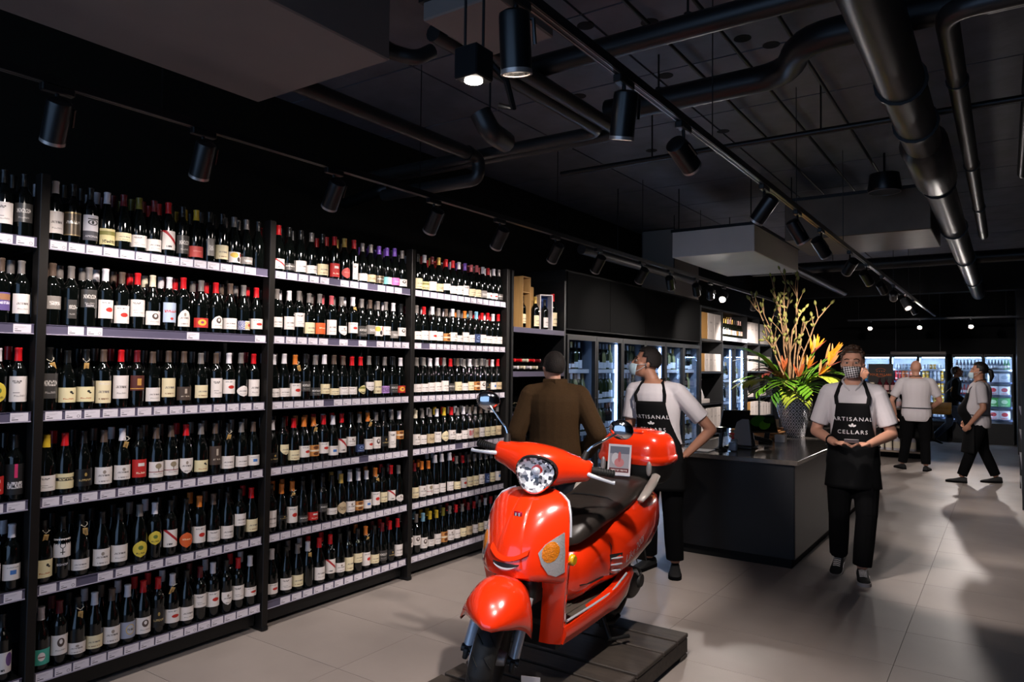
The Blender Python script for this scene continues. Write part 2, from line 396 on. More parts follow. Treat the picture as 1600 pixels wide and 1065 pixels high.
def bottle(loc, cap, lab, lo, hi, rz=0, label='', group=None, shape=None, form='n', tagged=False, scale=1, cat='wine bottle', words=None):
    sh = shape or ('B' if hi >= 10 else 'G')
    o = link_mesh('wine_bottle', body_me[sh], None, loc, (0, 0, rz), (scale,) * 3)
    tag(o, label, cat, group)
    link_mesh('capsule', cap_mesh(sh, cap), o)
    if lab: 
        l = link_mesh('label', label_mesh(sh, lab, lo, hi, form), o)
        if words:
            if words[0] not in text_cache:
                v, f = text_geo(words[0], words[1]); r = prof_r(sh, words[2]) + 0.0012
                mb = MB(); mb.add([(r * math.cos(p.x / r), r * math.sin(p.x / r), words[2] + p.y) for p in v], f)
                text_cache[words[0]] = mb.mesh('lettering', mat('ink_' + words[3].strip('#'), words[3], 0.6), 0)
            link_mesh('lettering', text_cache[words[0]], l)
    if tagged:
        t = link_mesh('neck_tag', nt_me, o, (0.031, random.uniform(-.004, .016), 0.232), (random.uniform(-.35, .35), 0.25, 0))
        link_mesh('string', st_me, t, (-0.026, 0, 0.002))
    return o

# ================================================================== WINE RACKS
RX = -3.73                                   # front plane of the price rails
POSTY = [0.245, 1.515, 2.79, 4.07, 5.335]    # rack posts
SHZ = [2.195, 1.79, 1.383, 0.977, 0.57, 0.167]
m_rail = mat('lilac_grey_rail', '#565165', 0.3, spec=0.6)
m_rail_lo = mat('rail_lip', '#a9a2b4', 0.25, spec=0.6)
m_tag = printmat('price_tag_print', '#d6ced6', (('r', .08, .72, .70, .73, '#8d8690'), ('r', .08, .6, .58, .61, '#a59fa8'), ('r', .08, .24, .40, .46, '#3d383f'), ('r', .08, .45, .16, .25, '#2c282e')), 0.45)
m_tagc = printmat('price_tag_print_ring', '#d6ced6', (('r', .08, .72, .70, .73, '#8d8690'), ('r', .08, .24, .40, .46, '#3d383f'), ('r', .08, .45, .16, .25, '#2c282e'), ('o', .72, .92, .12, .48, '#5b5660')), 0.45)
m_post = mat('brushed_dark_post', '#23201e', 0.45, metal=0.5, noise=0.3, nscale=9, stretch=(1, 1, .1))
tag_me = [MB().box((-.0008, -.0365, -.0195), (.0008, .0365, .0195)).mesh('price_tag', m, 0) for m in (m_tag, m_tagc)]
# what stands on each shelf: position, capsule, label, label bottom and top in cm, then o(val) s(hield) a(rch) t(all narrow) + neck tag
DATA = {
(1, 0): (3.805, 0, '35 k w 4 14;160 k D 6 15'), (1, 1): (3.805, 0, '30 n p 4 12;137 g W 3 12'), (1, 2): (3.805, 0, '20 w y 3 12 v;132 r w 3 15'),
(1, 3): (3.805, 0, '-2 k r 2 10;92 k h 1 15'), (1, 4): (3.61, 0, '2 c F 3 11;75 w u 3 10'), (1, 5): (3.61, 0, '30 k i 2 11'),
(2, 0): (3.805, 0, '332 w W 3 14;435 k L 3 15;537 k E 2 15;632 w G 1 9;738 R C 4 8;835 l w 2 8;930 R W 1 7;1020 r S 3 13;1100 k D 2 12;1182 y x 1 7;1265 k g 3 13 t;1328 k C 2 10;1412 g m 1 7;1497 g g 1 5;1562 k 0 0 0'),
(2, 1): (3.805, 0, '312 n g 6 12;412 g D 2 11 t;527 g D 8 17;625 w F 3 12;722 n F 1 10;818 r w 5 14;900 c V 1 8;1005 w U 3 14;1090 r q 1 10 a;1195 g M 1 6;1285 r V 1 8 a;1368 n W 1 7;1450 g A 1 6;1528 r F 2 8'),
(2, 2): (3.805, 0, '290 k D 4 16 +;395 k c 2 9;512 k c 2 9 +;617 n C 1 12;722 r W 3 15;812 R R 7 15;910 n W 1 8;1003 n C 3 13;1095 n N 1 8;1197 g C 2 9;1288 n w 2 13;1352 w F 4 12;1430 g W 2 8 v;1510 r W 2 12'),
(2, 3): (3.805, 0, '272 y w 1 8;388 r B 1 8;503 k K 1 9;622 n q 1 9;730 w q 2 9 +;833 k r 2 11;930 n Y 1 9;1022 n Y 1 9;1110 r q 1 9 s;1197 g c 1 7;1280 n N 4 15;1355 k W 1 8 +;1437 g W 1 7;1517 n u 1 7'),
(2, 4): (3.61, 0, '242 k c 1 9 +;350 k H 9 18;463 k W 1 6 +;580 k q 1 9;680 k W 1 9;793 g y 1 9 v;877 w y 6 13 v;965 k S 3 12;1050 k o 1 9 v;1120 o F 2 11;1207 n w 1 7;1285 k W 1 8;1350 k W 7 14;1430 r C 2 9'),
(2, 5): (3.61, 0, '228 w t 1 8;328 R V 3 12;428 k q 1 6 +;535 w C 1 7;640 n q 1 9;730 w k 1 9;825 r V 1 9;915 r K 2 12;990 w F 2 9 +;1080 k W 1 8;1150 R w 6 13;1220 w F 4 12;1300 k q 3 10 s;1360 r w 4 12;1425 w F 4 9'),
(3, 0): (3.805, 400, '135 r S 1 7;200 k D 1 5;268 k W 1 8;333 g W 1 6;400 k C 1 8;470 r r 1 10;530 G x 1 8 v;590 r w 1 12 t;638 g W 1 6;690 g T 1 6;738 p L 1 6;787 p j 1 6;840 p P 1 6;893 g V 1 6'),
(3, 1): (3.805, 400, '128 g W 4 10;198 w W 3 11;258 g w 5 14;315 g C 1 8;380 g o 1 8;450 P W 1 11;512 g q 1 7 s;578 w F 3 10 +;638 g D 1 8;690 n g 3 9;742 g m 2 9;793 g W 3 9;838 w g 1 6;885 k V 3 9'),
(3, 2): (3.805, 400, '105 w W 1 6;170 w W 1 6;247 o F 1 9 +;300 k D 4 10;355 g D 1 6;410 w C 2 8;463 n C 1 5;527 n w 1 6;590 r w 1 6;645 r G 1 7 v;693 g W 3 9 s;740 k C 1 10;790 g l 1 6;838 k D 1 7;885 w M 1 6'),
(3, 3): (3.805, 400, '105 w K 1 7;170 k C 5 11 s;237 r C 1 7;308 o F 2 9;368 o Z 2 9 +;425 r F 3 10;480 w u 1 7;540 r S 2 11;585 k q 6 12;632 g b 1 6;690 o F 2 9 +;740 g V 2 10;785 k K 3 10;830 g w 1 13;875 w Z 7 13'),
(3, 4): (3.805, 400, '93 k W 2 12;160 o K 5 8;213 o F 2 12 +;270 k D 1 5;335 k r 1 6;405 k D 5 10;450 k W 2 6;520 G T 1 9 v;572 w q 1 8;622 w Z 1 7;672 w u 1 7;728 o F 2 11 +;778 k C 3 10;820 r S 3 10;865 g q 1 6 v'),
(3, 5): (3.636, 380, '165 w F 1 7;245 k w 1 8;310 g C 1 8;365 w 0 0 0 +;430 r W 1 9;495 r S 3 12;545 k q 2 8;598 k C 1 10;645 k C 5 11;690 o F 1 10 +;748 k C 1 7;790 R D 1 8;830 r K 1 7;880 r W 1 9'),
(4, 0): (7.27, 600, '390 k C 1 8;465 w G 1 6;552 R W 1 7;625 G T 1 6;715 r W 3 7;795 r W 1 6;875 w W 1 7;950 p w 1 8;1015 P C 1 6;1075 P C 1 6;1145 w g 1 6;1220 r F 1 5;1290 w F 1 5;1360 g D 1 5'),
(4, 1): (3.805, 400, '957 g W 1 6;1000 r W 1 7;1050 w F 1 7;1090 g W 1 7;1133 n Z 1 6;1172 w q 1 7;1213 g W 1 5;1257 o W 1 8;1293 g W 1 6;1325 b b 1 7;1360 r W 1 7;1395 r W 1 6;1430 w w 1 6;1464 r W 1 6'),
(4, 2): (3.805, 400, '955 g W 1 6;990 g W 1 6;1030 w W 1 7;1072 w W 1 7;1118 g W 1 8;1155 r D 1 6;1200 n C 1 7;1240 g W 1 6;1270 w C 1 7;1312 g Z 1 7;1347 g V 1 7;1382 g K 1 6;1418 w u 1 6;1455 r T 1 6'),
(4, 3): (3.805, 400, '947 c q 1 9;988 g W 1 7;1032 g T 1 7;1075 w w 1 9;1118 y C 1 8 v;1168 r q 2 9;1207 g W 1 5;1240 w W 1 7;1280 g f 1 8;1316 g T 1 8;1350 n W 1 8;1385 g C 1 8;1418 w C 1 8;1450 g T 1 8'),
(4, 4): (3.805, 400, '940 R C 1 9;978 o q 1 9;1015 o Y 1 9;1058 w W 1 7;1102 w W 1 7;1148 w W 1 7;1190 g C 1 6;1226 r F 1 9;1262 n C 1 9;1297 g C 1 9;1335 g q 1 8;1370 g b 1 9;1405 g C 1 8;1437 w u 1 9'),
(4, 5): (3.805, 400, '933 g V 5 12;970 g V 5 12;1012 b V 1 9;1050 y w 1 5;1090 y W 1 8;1138 l Z 1 8;1174 g q 1 9;1216 r W 1 7;1250 g C 1 7;1284 R T 1 7;1316 r W 1 7;1350 g C 1 7;1384 w W 1 7;1418 r W 1 7;1450 g W 1 7'),
}
WORDS = {(2, 0, 2): ('AMON-RA', .015, .05, '#d8d2d6'), (2, 2, 3): ('MITOLO', .0145, .128, '#d8d2d6'), (2, 4, 1): ('BISHOP', .015, .075, '#d8d2d6'), (2, 1, 2): ('Saint', .02, .11, '#d8d2d6')}
NOTAG = {(2, 1): (0, 3, 4, 5, 6, 7, 9, 10, 11, 12), (1, 1): (1,), (1, 2): (1,), (2, 4): (2,), (3, 0): (5, 9, 13), (3, 1): (5, 7, 9), (3, 2): (5,), (3, 3): (9,), (4, 1): (1,), (3, 5): (0,), (4, 3): (6,), (2, 0): (14,)}
rackword = {1: 'fourth', 2: 'third', 3: 'second', 4: 'first'}
backrow = MB(); capi = {k: i + 1 for i, k in enumerate(CAPS)}
lowprof = {s: [p for i, p in enumerate(PROF[s]) if i not in (1, 5, 11)] for s in PROF}
for b in (1, 2, 3, 4):
    ya, yb = POSTY[b - 1], POSTY[b]
    rk = thing('wine_rack', 'black steel wine rack with six shelves, %s rack from the gift boxes' % rackword[b], 'wine rack', (RX, ya, 0), 0, 'wine racks along the wall')
    def post(y):
        p = MB().rbox((-.055, y - .021, .0), (.012, y + .021, 2.5), .003, 1).build('post', m_post, rk)
        MB().box((-.04, y - .016, 2.5), (.0, y + .016, 2.503)).build('post_cap', m_steel, p)
        MB().rbox((-.5, y - .022, 0), (.02, y + .022, .028), .008, 2).build('foot', m_steel, rk)
        q = MB().box((-.5, y - .015, .028), (-.46, y + .015, 2.5)).build('rear_post', m_steel, rk)
    if b > 1: post(0)
    if b == 4: post(yb - ya)
    MB().box((-.515, 0.03, .03), (-.505, yb - ya - .03, 2.32)).build('back_panel', m_black, rk, smooth=0)
    MB().box((-.06, .03, .03), (-.05, yb - ya - .03, .115)).build('plinth', m_steel, rk, smooth=0)
    y0, y1 = 0.026, yb - ya - .026
    for r in range(6):
        z = SHZ[r]
        sh = MB().box((-.50, y0, z - .045), (-.008, y1, z - .003)).build('shelf', m_steel, rk, smooth=0)
        MB().box((-.006, y0, z - .046), (-.002, y1, z)).box((-.002, y0, z - .003), (.001, y1, z)).build('price_rail', m_rail, sh, smooth=0)
        MB().box((-.002, y0, z - .048), (.002, y1, z - .044)).build('rail_lip', m_rail_lo, sh, smooth=0)
        sc, off, rows = DATA[b, r]
        ents = [e.split() for e in rows.split(';')]
        ys = []
        n_along = len(ents)
        for i, e in enumerate(ents):
            px = off + float(e[0]) / sc
            t = (z - .013 - CAMH); 
            yy = onx(px, CY + (CAMH - z - .1) * FPX / 4.5, RX - .052).y
            ys.append(yy)
        ys[0] = max(ys[0], ya + .066)
        for i in range(1, len(ys)):                         # keep glass from touching glass
            ys[i] = max(ys[i], ys[i - 1] + .0815)
        for i in range(len(ys) - 1, -1, -1):
            ys[i] = min(ys[i], yb - .066 - (len(ys) - 1 - i) * .0815)
        for i, e in enumerate(ents):
            cap, lab, lo, hi = e[1], e[2], int(e[3]), int(e[4]); opts = e[5:] if len(e) > 5 else []
            lab = None if lab == '0' else lab
            shp0 = 'B' if hi >= 10 else 'G'
            dl = 1.0 if r == 0 else 2.0; lo, hi = lo + dl, hi + dl + (.4 if hi < 14 else 0) + (.9 if b == 4 and hi < 9 else 0)
            form = next((q for q in opts if q in 'vsat'), 'n')
            if b == 4 and r == 4 and i in (3, 4, 5): shp = 'S'
            else: shp = shp0
            lw = LABELS[lab][0] if lab else 'dark'
            along = n_along - i
            txt = '%s-capped bottle, %s label; from gift boxes: %s rack, %s along, %s shelf up' % (CAPS[cap][0], lw.replace(' and ', '-').replace(' ', '-'), rackword[b], nth(along - 1), nth(5 - r))
            bottle((RX - .052 - random.uniform(0, .006), ys[i], z - .0029), cap, lab, lo, hi, random.uniform(-.18, .12) - .12, txt, 'front row wine bottles on the racks', shp, form, '+' in opts, random.uniform(.965, 1.0), words=WORDS.get((b, r, i)))
            sp = shp
            for kk in range(2 if r < 2 else 1):
                M = Matrix.Translation((RX - .15 - kk * .1, ys[i] + random.uniform(-.012, .012), z - .0029))
                backrow.lathe(lowprof[sp], 10, M)
                top = PROF[sp][-1][1]
                backrow.lathe([(.0166, top - .062), (.0168, top + .001), (.001, top + .001)], 10, M, capi[cap])
            if i % len(ents) in NOTAG.get((b, r), ()): continue
        nt_ = max(len(ents), 2) if b > 1 else 14
        for i in range(14 if b == 1 else len(ents)):
            if b == 1:
                yt = 1.515 - .075 - i * .088 - ya
                if i > 5: break
            else: yt = y0 + (y1 - y0) * (i + .5) / len(ents)
            if i in NOTAG.get((b, r), ()): continue
            link_mesh('price_tag', tag_me[1 if random.random() < .22 else 0], sh, (.0, yt, z - .0235))
ob = backrow.build('wine_bottles_behind', [m_glass] + [CAPM[k] for k in CAPS], smooth=40)
tag(ob, 'dark wine bottles standing behind the front rows on the racks', 'wine bottles', kind='stuff')
# ================================================================== GIFT SHELF between the racks and the coolers
m_wood = mat('pale_pine', '#b98f58', 0.6, noise=0.35, nscale=5, stretch=(6, 6, .6))
m_card = mat('white_carton', '#c9bfb8', 0.7)
m_kcard = mat('kraft_carton', '#a5793f', 0.75)
m_cream = mat('cream_label_paper', '#cfc4ae', 0.6)
NY0, NY1 = 5.405, 6.385
zs = [onx(842, 514, RX).z, onx(842, 580.5, RX).z, onx(820, 645, RX).z]
g = thing('gift_shelf', 'black open shelf unit holding wooden gift boxes and laid down bottles', 'shelf unit', (RX, NY0, 0))
W = NY1 - NY0
for y in (0, W - .03): MB().box((-.56, y, 0), (0, y + .03, 2.5)).build('side_panel', m_steel, g, smooth=0)
MB().box((-.57, 0, 0), (-.56, W, 2.5)).build('back_panel', m_black, g, smooth=0)
MB().box((-.56, .03, 0), (-.01, W - .03, .1)).build('plinth', m_steel, g, smooth=0)
for z in zs + [0.75, .4]:
    s_ = MB().box((-.55, .03, z - .04), (-.004, W - .03, z)).build('shelf', m_steel, g, smooth=0)
    MB().box((-.004, .03, z - .045), (.002, W - .03, z + .003)).build('price_rail', m_rail, s_, smooth=0)
def ypx(px, py=480, x=RX - .1): return onx(px, py, x).y
# upright gift boxes
def open_box(name, label, y, w, h, m, inner, x=RX - .12, d=.11, rz=0):
    t = thing(name, label, 'gift box', (x, y, zs[0] + .001), rz)
    for sy in (-1, 1): MB().box((-d / 2, sy * w / 2 - .005, 0), (d / 2, sy * w / 2 + .005, h)).build('side', m, t, smooth=0)
    for zz in (0, h - .01): MB().box((-d / 2, -w / 2 + .005, zz), (d / 2, w / 2 - .005, zz + .01)).build('end_panel', m, t, smooth=0)
    MB().box((-d / 2 - .006, -w / 2, 0), (-d / 2, w / 2, h)).build('back', inner, t, smooth=0)
    return t
yb1 = ypx(818)
t = open_box('wooden_gift_box', 'tall open pine gift box with a divider on the gift shelf', yb1, .13, .50, m_wood, m_wood)
MB().box((-.05, -.058, .345), (.05, .058, .353)).build('divider', m_wood, t, smooth=0)
bottle((RX - .115, yb1, zs[0] + .0113), 'k', 'C', 4, 13, 0, 'dark bottle standing inside the tall open pine gift box', 'gift shelf bottles', cat='wine bottle')
bottle((RX - .09, ypx(835), zs[0] + .001), 'G', 'C', 3, 13, 0, 'gold-capped bottle with cream label between the pine and blue gift boxes', 'gift shelf bottles', scale=1.06)
yb2 = ypx(853)
t = open_box('lined_gift_box', 'white gift box with dark blue lining standing open on the gift shelf', yb2, .13, .36, mat('white_gift_card', '#c9c2c4', .5), mat('blue_lining', '#20407c', .6), rz=-.6)
bottle((RX - .115, yb2, zs[0] + .0113), 'k', 'W', 2, 12, 0, 'bottle standing inside the blue-lined white gift box', 'gift shelf bottles')
t = thing('wooden_wine_crate', 'closed pine wine crate behind the blue-lined gift box', 'crate', (RX - .30, 5.97, zs[0] + .001))
MB().rbox((-.09, -.13, 0), (.09, .13, .44), .004, 1).build('crate_body', m_wood, t)
for zz in (.1, .3): MB().box((.09, -.13, zz), (.096, .13, zz + .04)).build('batten', m_wood, t, smooth=0)
bottle((RX - .1, 6.285, zs[0] + .001), 'r', 'C', 4, 15, 0, 'large red-capped bottle with tall cream label at the end of the gift shelf', 'gift shelf bottles', scale=1.25)
# laid-down bottles, necks to the aisle
rb = MB(); 
def lying(y, z, cap, lab, label, grp, tilt=0.0):
    o = bottle((0, 0, 0), cap, lab, 4, 13, 0, label, grp)
    o.rotation_euler = (Matrix.Rotation(tilt, 4, 'Z') @ Matrix.Rotation(math.radians(90), 4, 'Y') @ Matrix.Rotation(random.uniform(-.5, .5) - 1.5, 4, 'Z')).to_euler()
    o.location = (RX - .36, y, z)
for k, (yy, zz, c, l) in enumerate([(.09, 0, 'c', 'C'), (.20, 0, 'w', 'W'), (.31, 0, 'c', 'C'), (.42, 0, 'w', 'C'), (.53, 0, 'c', 'W'), (.64, 0, 'k', 'C'), (.145, 1, 'r', 'W'), (.255, 1, 'r', 'C'), (.365, 1, 'c', 'C'), (.475, 1, 'r', 'W'), (.585, 1, 'R', 'C')]):
    lying(NY0 + yy, zs[1] + .039 + zz * .068, c, l, 'laid-down %s-capped bottle, %s from the wine racks, %s below the gift boxes' % (CAPS[c][0], nth(k % 6), ('bottom row', 'upper row')[zz]), 'bottles laid on the middle gift shelf level')
for k, (yy, c, l) in enumerate([(.09, 'c', 'C'), (.2, 'k', 'W'), (.31, 'k', 'W'), (.42, 'w', 'C'), (.53, 'k', 'C')]):
    lying(NY0 + yy, zs[2] + .039, c, l, 'laid-down %s-capped bottle, %s from the wine racks, lower level of the gift shelf' % (CAPS[c][0], nth(k)), 'bottles laid on the lower gift shelf level')

# ================================================================== WALL COOLERS
m_frame = mat('black_cooler_frame', '#060607', 0.45, spec=0.4)
m_pane = mat('cooler_glass', '#dfe8f2', 0.02, trans=1.0, ior=1.05, alpha=1.0, spec=0.6)
def thin_glass(name, tint=(.82, .9, 1, 1), refl=.10):
    """single-sheet glass: clear with a faint mirror reflection"""
    m = bpy.data.materials.new(name); m.use_nodes = True; nt = m.node_tree; nt.nodes.remove(nt.nodes['Principled BSDF'])
    a = nt.nodes.new('ShaderNodeBsdfTransparent'); a.inputs[0].default_value = tint
    b = nt.nodes.new('ShaderNodeBsdfGlossy'); b.inputs['Roughness'].default_value = .03
    fr = nt.nodes.new('ShaderNodeLayerWeight'); fr.inputs[0].default_value = .5
    pw = nt.nodes.new('ShaderNodeMath'); pw.operation = 'POWER'; pw.inputs[1].default_value = 4; nt.links.new(fr.outputs['Facing'], pw.inputs[0])
    ma = nt.nodes.new('ShaderNodeMath'); ma.operation = 'MULTIPLY_ADD'; ma.inputs[1].default_value = .5; ma.inputs[2].default_value = refl * .4; nt.links.new(pw.outputs[0], ma.inputs[0])
    mx = nt.nodes.new('ShaderNodeMixShader'); nt.links.new(ma.outputs[0], mx.inputs[0]); nt.links.new(a.outputs[0], mx.inputs[1]); nt.links.new(b.outputs[0], mx.inputs[2])
    nt.links.new(mx.outputs[0], nt.nodes['Material Output'].inputs[0]); MATS[name] = m; return m
m_door = thin_glass('cooler_door_glass')
m_led = mat('cooler_led', '#ffffff', emit='#cfe2ff', estr=22)
m_led2 = mat('cooler_led_dim', '#ffffff', emit='#cfe2ff', estr=5)
m_cin = mat('cooler_interior', '#59626e', 0.4)
m_wire = mat('white_wire_shelf', '#b9bfc6', 0.35)
m_gl2 = mat('green_wine_glass', '#27301c', 0.08, spec=0.6)
m_glw = mat('pale_wine_glass', '#7d7f58', 0.08, spec=0.6)
m_wl = mat('chilled_label_white', '#c9ced6', 0.6)
chill = MB()
def chilled(x, y, z, sh='B', lo=.03, hi=.11, tone=0, capm=5):
    M = Matrix.Translation((x, y, z)); chill.lathe(lowprof[sh], 8, M, tone)
    r = prof_r(sh, lo) + .001
    chill.lathe([(r, lo), (r, hi)], 8, M, 3, False, False)
    top = PROF[sh][-1][1]; chill.lathe([(.0166, top - .06), (.0168, top + .001), (.001, top + .001)], 8, M, capm)
def cooler(name, label, y, w, z0, z1, depth, shelves, led, group=None, x=RX, bottles=True, nb=7, estrip=m_led):
    t = thing(name, label, 'cooler', (x, y, 0), 0, group)
    MB().box((-depth, 0, z0), (-depth + .02, w, z1)).box((-depth + .02, 0, z0), (-.05, .015, z1)).box((-depth + .02, w - .015, z0), (-.05, w, z1)).build('cabinet_shell', m_cin, t, smooth=0)
    MB().box((-depth, 0, z1), (-.046, w, z1 + .03)).build('cabinet_top', m_frame, t, smooth=0); MB().box((-depth, 0, z0 - .15), (-.046, w, z0)).build('cabinet_base', m_frame, t, smooth=0)
    d = MB().box((-.045, .0, z0 - .02), (0, .035, z1 + .02)).box((-.045, w - .035, z0 - .02), (0, w, z1 + .02)).box((-.045, .035, z0 - .02), (0, w - .035, z0 + .03)).box((-.045, .035, z1 - .03), (0, w - .035, z1 + .02)).build('door', m_frame, t, smooth=0)
    MB().box((-.026, .035, z0 + .03), (-.02, w - .035, z1 - .03)).build('glass', m_door, d, smooth=0)
    MB().tube([(.004, w - .05, (z0 + z1) / 2 - .1), (.03, w - .05, (z0 + z1) / 2 - .1), (.03, w - .05, (z0 + z1) / 2 + .22), (.004, w - .05, (z0 + z1) / 2 + .22)], .008, 8).build('handle', m_frame, d)
    for z in shelves:
        s_ = MB().box((-depth + .03, .02, z - .012), (-.09, w - .02, z)).build('shelf', m_wire, t, smooth=0)
        MB().box((-.09, .02, z - .03), (-.084, w - .02, z + .012)).build('price_strip', m_wl, s_, smooth=0)
        if bottles:
            for k in range(nb):
                if random.random() < .12: continue
                yy = y + .07 + (w - .14) * k / (nb - 1)
                for q in range(2):
                    chilled(x - .14 - q * .1, yy, z + .001, random.choice('BGB'), random.choice((.02, .03)), random.choice((.07, .09, .11)), random.choice((0, 1, 1, 2)), random.choice((3, 4, 5, 3)))
    l = MB().box((-.085, w - .035 if led == 'r' else .018, z0 + .05), (-.065, w - .018 if led == 'r' else .035, z1 - .05)).build('light_strip', estrip, t, smooth=0)
    return t
CY0, CW = 6.42, 0.6517
for i in range(6):
    y = CY0 + i * CW
    cooler('wine_cooler', 'black glass-door wine cooler in the wall, %s cooler after the gift shelf' % nth(i), y + .004, CW - .008, .18, 1.93, .56, [.22, .56, .9, 1.24, 1.58], 'r' if i in (1, 3) else 'l', 'wall wine coolers', estrip=m_led)
p = MB().box((RX - .5, CY0 - .03, 2.0), (RX - .01, 10.33, 2.62)).build('trim_1', m_black, smooth=0); tag(p, kind='structure')
for i in range(4):
    MB().box((RX - .008, CY0 + i * .975 + .004, 2.02), (RX - .002, CY0 + (i + 1) * .975 - .004, 2.6)).build('panel', mat('matte_cupboard_black', '#070707', .9, spec=.1), p, smooth=0)
p2 = MB().box((RX - .5, 9.35, 2.63), (RX - .02, 10.3, ZC - .02)).build('trim_2', mat('grey_bulkhead', '#8a817c', .7), smooth=0); tag(p2, kind='structure')

# ================================================================== CARTON SHELVES beyond the coolers
cols = [10.35, 11.33, 12.64, 13.42, 14.25]
u = thing('carton_shelf', 'black shelf unit of white wine cartons beyond the coolers', 'shelf unit', (RX, cols[0], 0))
H = 2.55
for k, y in enumerate(cols): MB().box((-.5, y - cols[0], 0), (0, y - cols[0] + .025, H)).build('upright', m_steel, u, smooth=0)
MB().box((-.52, 0, 0), (-.5, cols[-1] - cols[0] + .025, H)).build('back_panel', m_black, u, smooth=0)
MB().box((-.5, .025, H - .03), (0, cols[-1] - cols[0], H)).build('top_panel', m_steel, u, smooth=0)
def pz(px, py): return onx(px, py, RX).z
lev = {0: [pz(1112, 530), pz(1112, 580), pz(1112, 629), .62, .2], 1: [pz(1148, 527)], 2: [pz(1178, 536), pz(1178, 579.5), pz(1178, 620), .75, .2], 3: [pz(1196, 538), pz(1196, 579.5), pz(1196, 618), .75, .2]}
for k, zz in lev.items():
    for z in zz: MB().box((-.5, cols[k] - cols[0] + .025, z - .03), (-.002, cols[k + 1] - cols[0], z)).build('shelf', m_steel, u, smooth=0)
print_carton = printmat('white_carton_print', '#c9bfb8', (('t', .3, .7, .62, .68, '#8f8680'), ('r', .45, .55, .3, .34, '#a39a94')), 0.7)
def cartons(k, z, n, h, w0, w1, word, kraft=0, step=0.0):
    """n boxed wines side by side between the uprights"""
    a, b = cols[k] + .04 + w0, cols[k + 1] - .015 - w1; w = (b - a) / n
    for i in range(n):
        kk = i < kraft; hh = h - (step * i if not kk else 0)
        o = MB().rbox((-.36, .003, 0), (-.02, w - .003, hh), .003, 1).build('wine_carton', m_kcard if kk else print_carton, smooth=0)
        MB().box((-.2, .004, hh), (-.18, w - .004, hh + .0008)).build('tape', mat('carton_tape', '#b3a894', .4), o, smooth=0)
        o.location = (RX, a + i * w, z + .001)
        tag(o, ('brown carton, %s from the coolers, %s' if kk else 'white carton, %s from the coolers, %s') % (nth(i), word), 'carton', 'cartons ' + word)
cartons(0, lev[0][0], 3, .40, 0, 0, 'top level of the near carton column', 1)
cartons(0, lev[0][1], 5, .27, 0, .0, 'second level of the near carton column', 1)
cartons(0, lev[0][3], 4, min(.56, lev[0][2] - lev[0][3] - .08), .25, 0, 'low level of the near carton column')
cartons(0, lev[0][4], 4, .33, 0, 0, 'bottom of the near carton column', 1)
cartons(2, lev[2][0], 3, .37, 0, 0, 'top level of the column behind the branches')
cartons(3, lev[3][0], 3, .37, 0, 0, 'top level at the carton shelf end')
cartons(2, lev[2][1], 4, .27, 0, 0, 'second level of the column behind the branches')
cartons(3, lev[3][1], 4, .27, 0, 0, 'second level at the carton shelf end')
cartons(2, lev[2][3], 3, .28, .0, 0, 'low level of the column behind the branches', 1)
cartons(3, lev[3][3], 4, .27, 0, 0, 'low level at the carton shelf end', 0, .015)
m_pale = mat('frosted_glassware', '#c6c0bc', 0.15, spec=.7)
def decanter(y, z, s, word):
    t = thing('decanter', 'pale decanter with a looped handle %s' % word, 'decanter', (RX - .17, y, z))
    MB().lathe([(.001, 0), (.09 * s, 0), (.095 * s, .03), (.07 * s, .12), (.05 * s, .2), (.055 * s, .27), (.07 * s, .3), (.06 * s, .3), (.04 * s, .22), (.001, .21)], 18).build('vessel', m_pale, t)
    MB().tube([(0, .055 * s, .27), (0, .11 * s, .25), (0, .115 * s, .16), (0, .075 * s, .11)], .008, 8).build('handle', m_pale, t)
    b = MB().rbox((RX - .3, y - .2, z - .062), (RX - .03, y + .2, z - .001), .004, 1).build('flat_carton', m_card); tag(b, 'flat white carton under the decanter %s' % word, 'carton')
decanter(cols[0] + .28, lev[0][2] + .063, 1.25, 'on the shelf next to the coolers')
decanter(cols[2] + .3, lev[2][2] + .063, 1.1, 'behind the branches')
decanter(cols[3] + .35, lev[3][2] + .063, 1.1, 'at the far end of the carton shelf')
# champagne on top of the two-door cooler
MB().box((.0, cols[1] - cols[0] + .025, lev[1][0] - .07), (.004, cols[2] - cols[0], lev[1][0] - .005)).build('price_rail', m_wl, u, smooth=0)
m_foil = [mat('gold_foil', '#b8924a', .3, metal=.7), mat('pink_foil', '#c89a90', .3, metal=.5), mat('dark_foil', '#2a2320', .3, metal=.4)]
chm = MB().lathe(PROF['G'], 12).mesh('champagne_bottle', mat('champagne_glass', '#10130c', .1), 40)
chl = {i: MB().lathe([(.0412, .045), (.0412, .12)], 12, None, 0, False, False).mesh('label', m, 40) for i, m in enumerate((m_wl, mat('champagne_label_gold', '#b59050', .5), mat('champagne_label_pink', '#c9a090', .5)))}
chf = {i: MB().lathe([(.0215, .21), (.0165, .24), (.0165, .301), (.001, .302)], 12, None, 0, False).mesh('foil', m, 40) for i, m in enumerate(m_foil)}
for row in range(2):
    rs_ = None
    for i in range(11):
        y = cols[1] + .1 + i * .112
        o = link_mesh('champagne_bottle', chm, None, (RX - .09 - row * .165, y, lev[1][0] + .0015 + row * .0715), None, (1.0,) * 3)
        q = random.choice((0, 1, 2))
        link_mesh('label', chl[random.choice((0, 0, 1, 2))], o); link_mesh('foil', chf[q], o)
        tag(o, '%s-foil champagne bottle, %s from the wall coolers, %s row above the two-door cooler' % (('gold', 'pink', 'dark')[q], nth(i), ('front', 'raised back')[row]), 'champagne bottle', 'champagne bottles above the two-door cooler')
st = MB().box((-.5, cols[1] - cols[0] + .03, lev[1][0]), (-.2, cols[2] - cols[0] - .005, lev[1][0] + .07)).build('step_riser', m_steel, u, smooth=0)
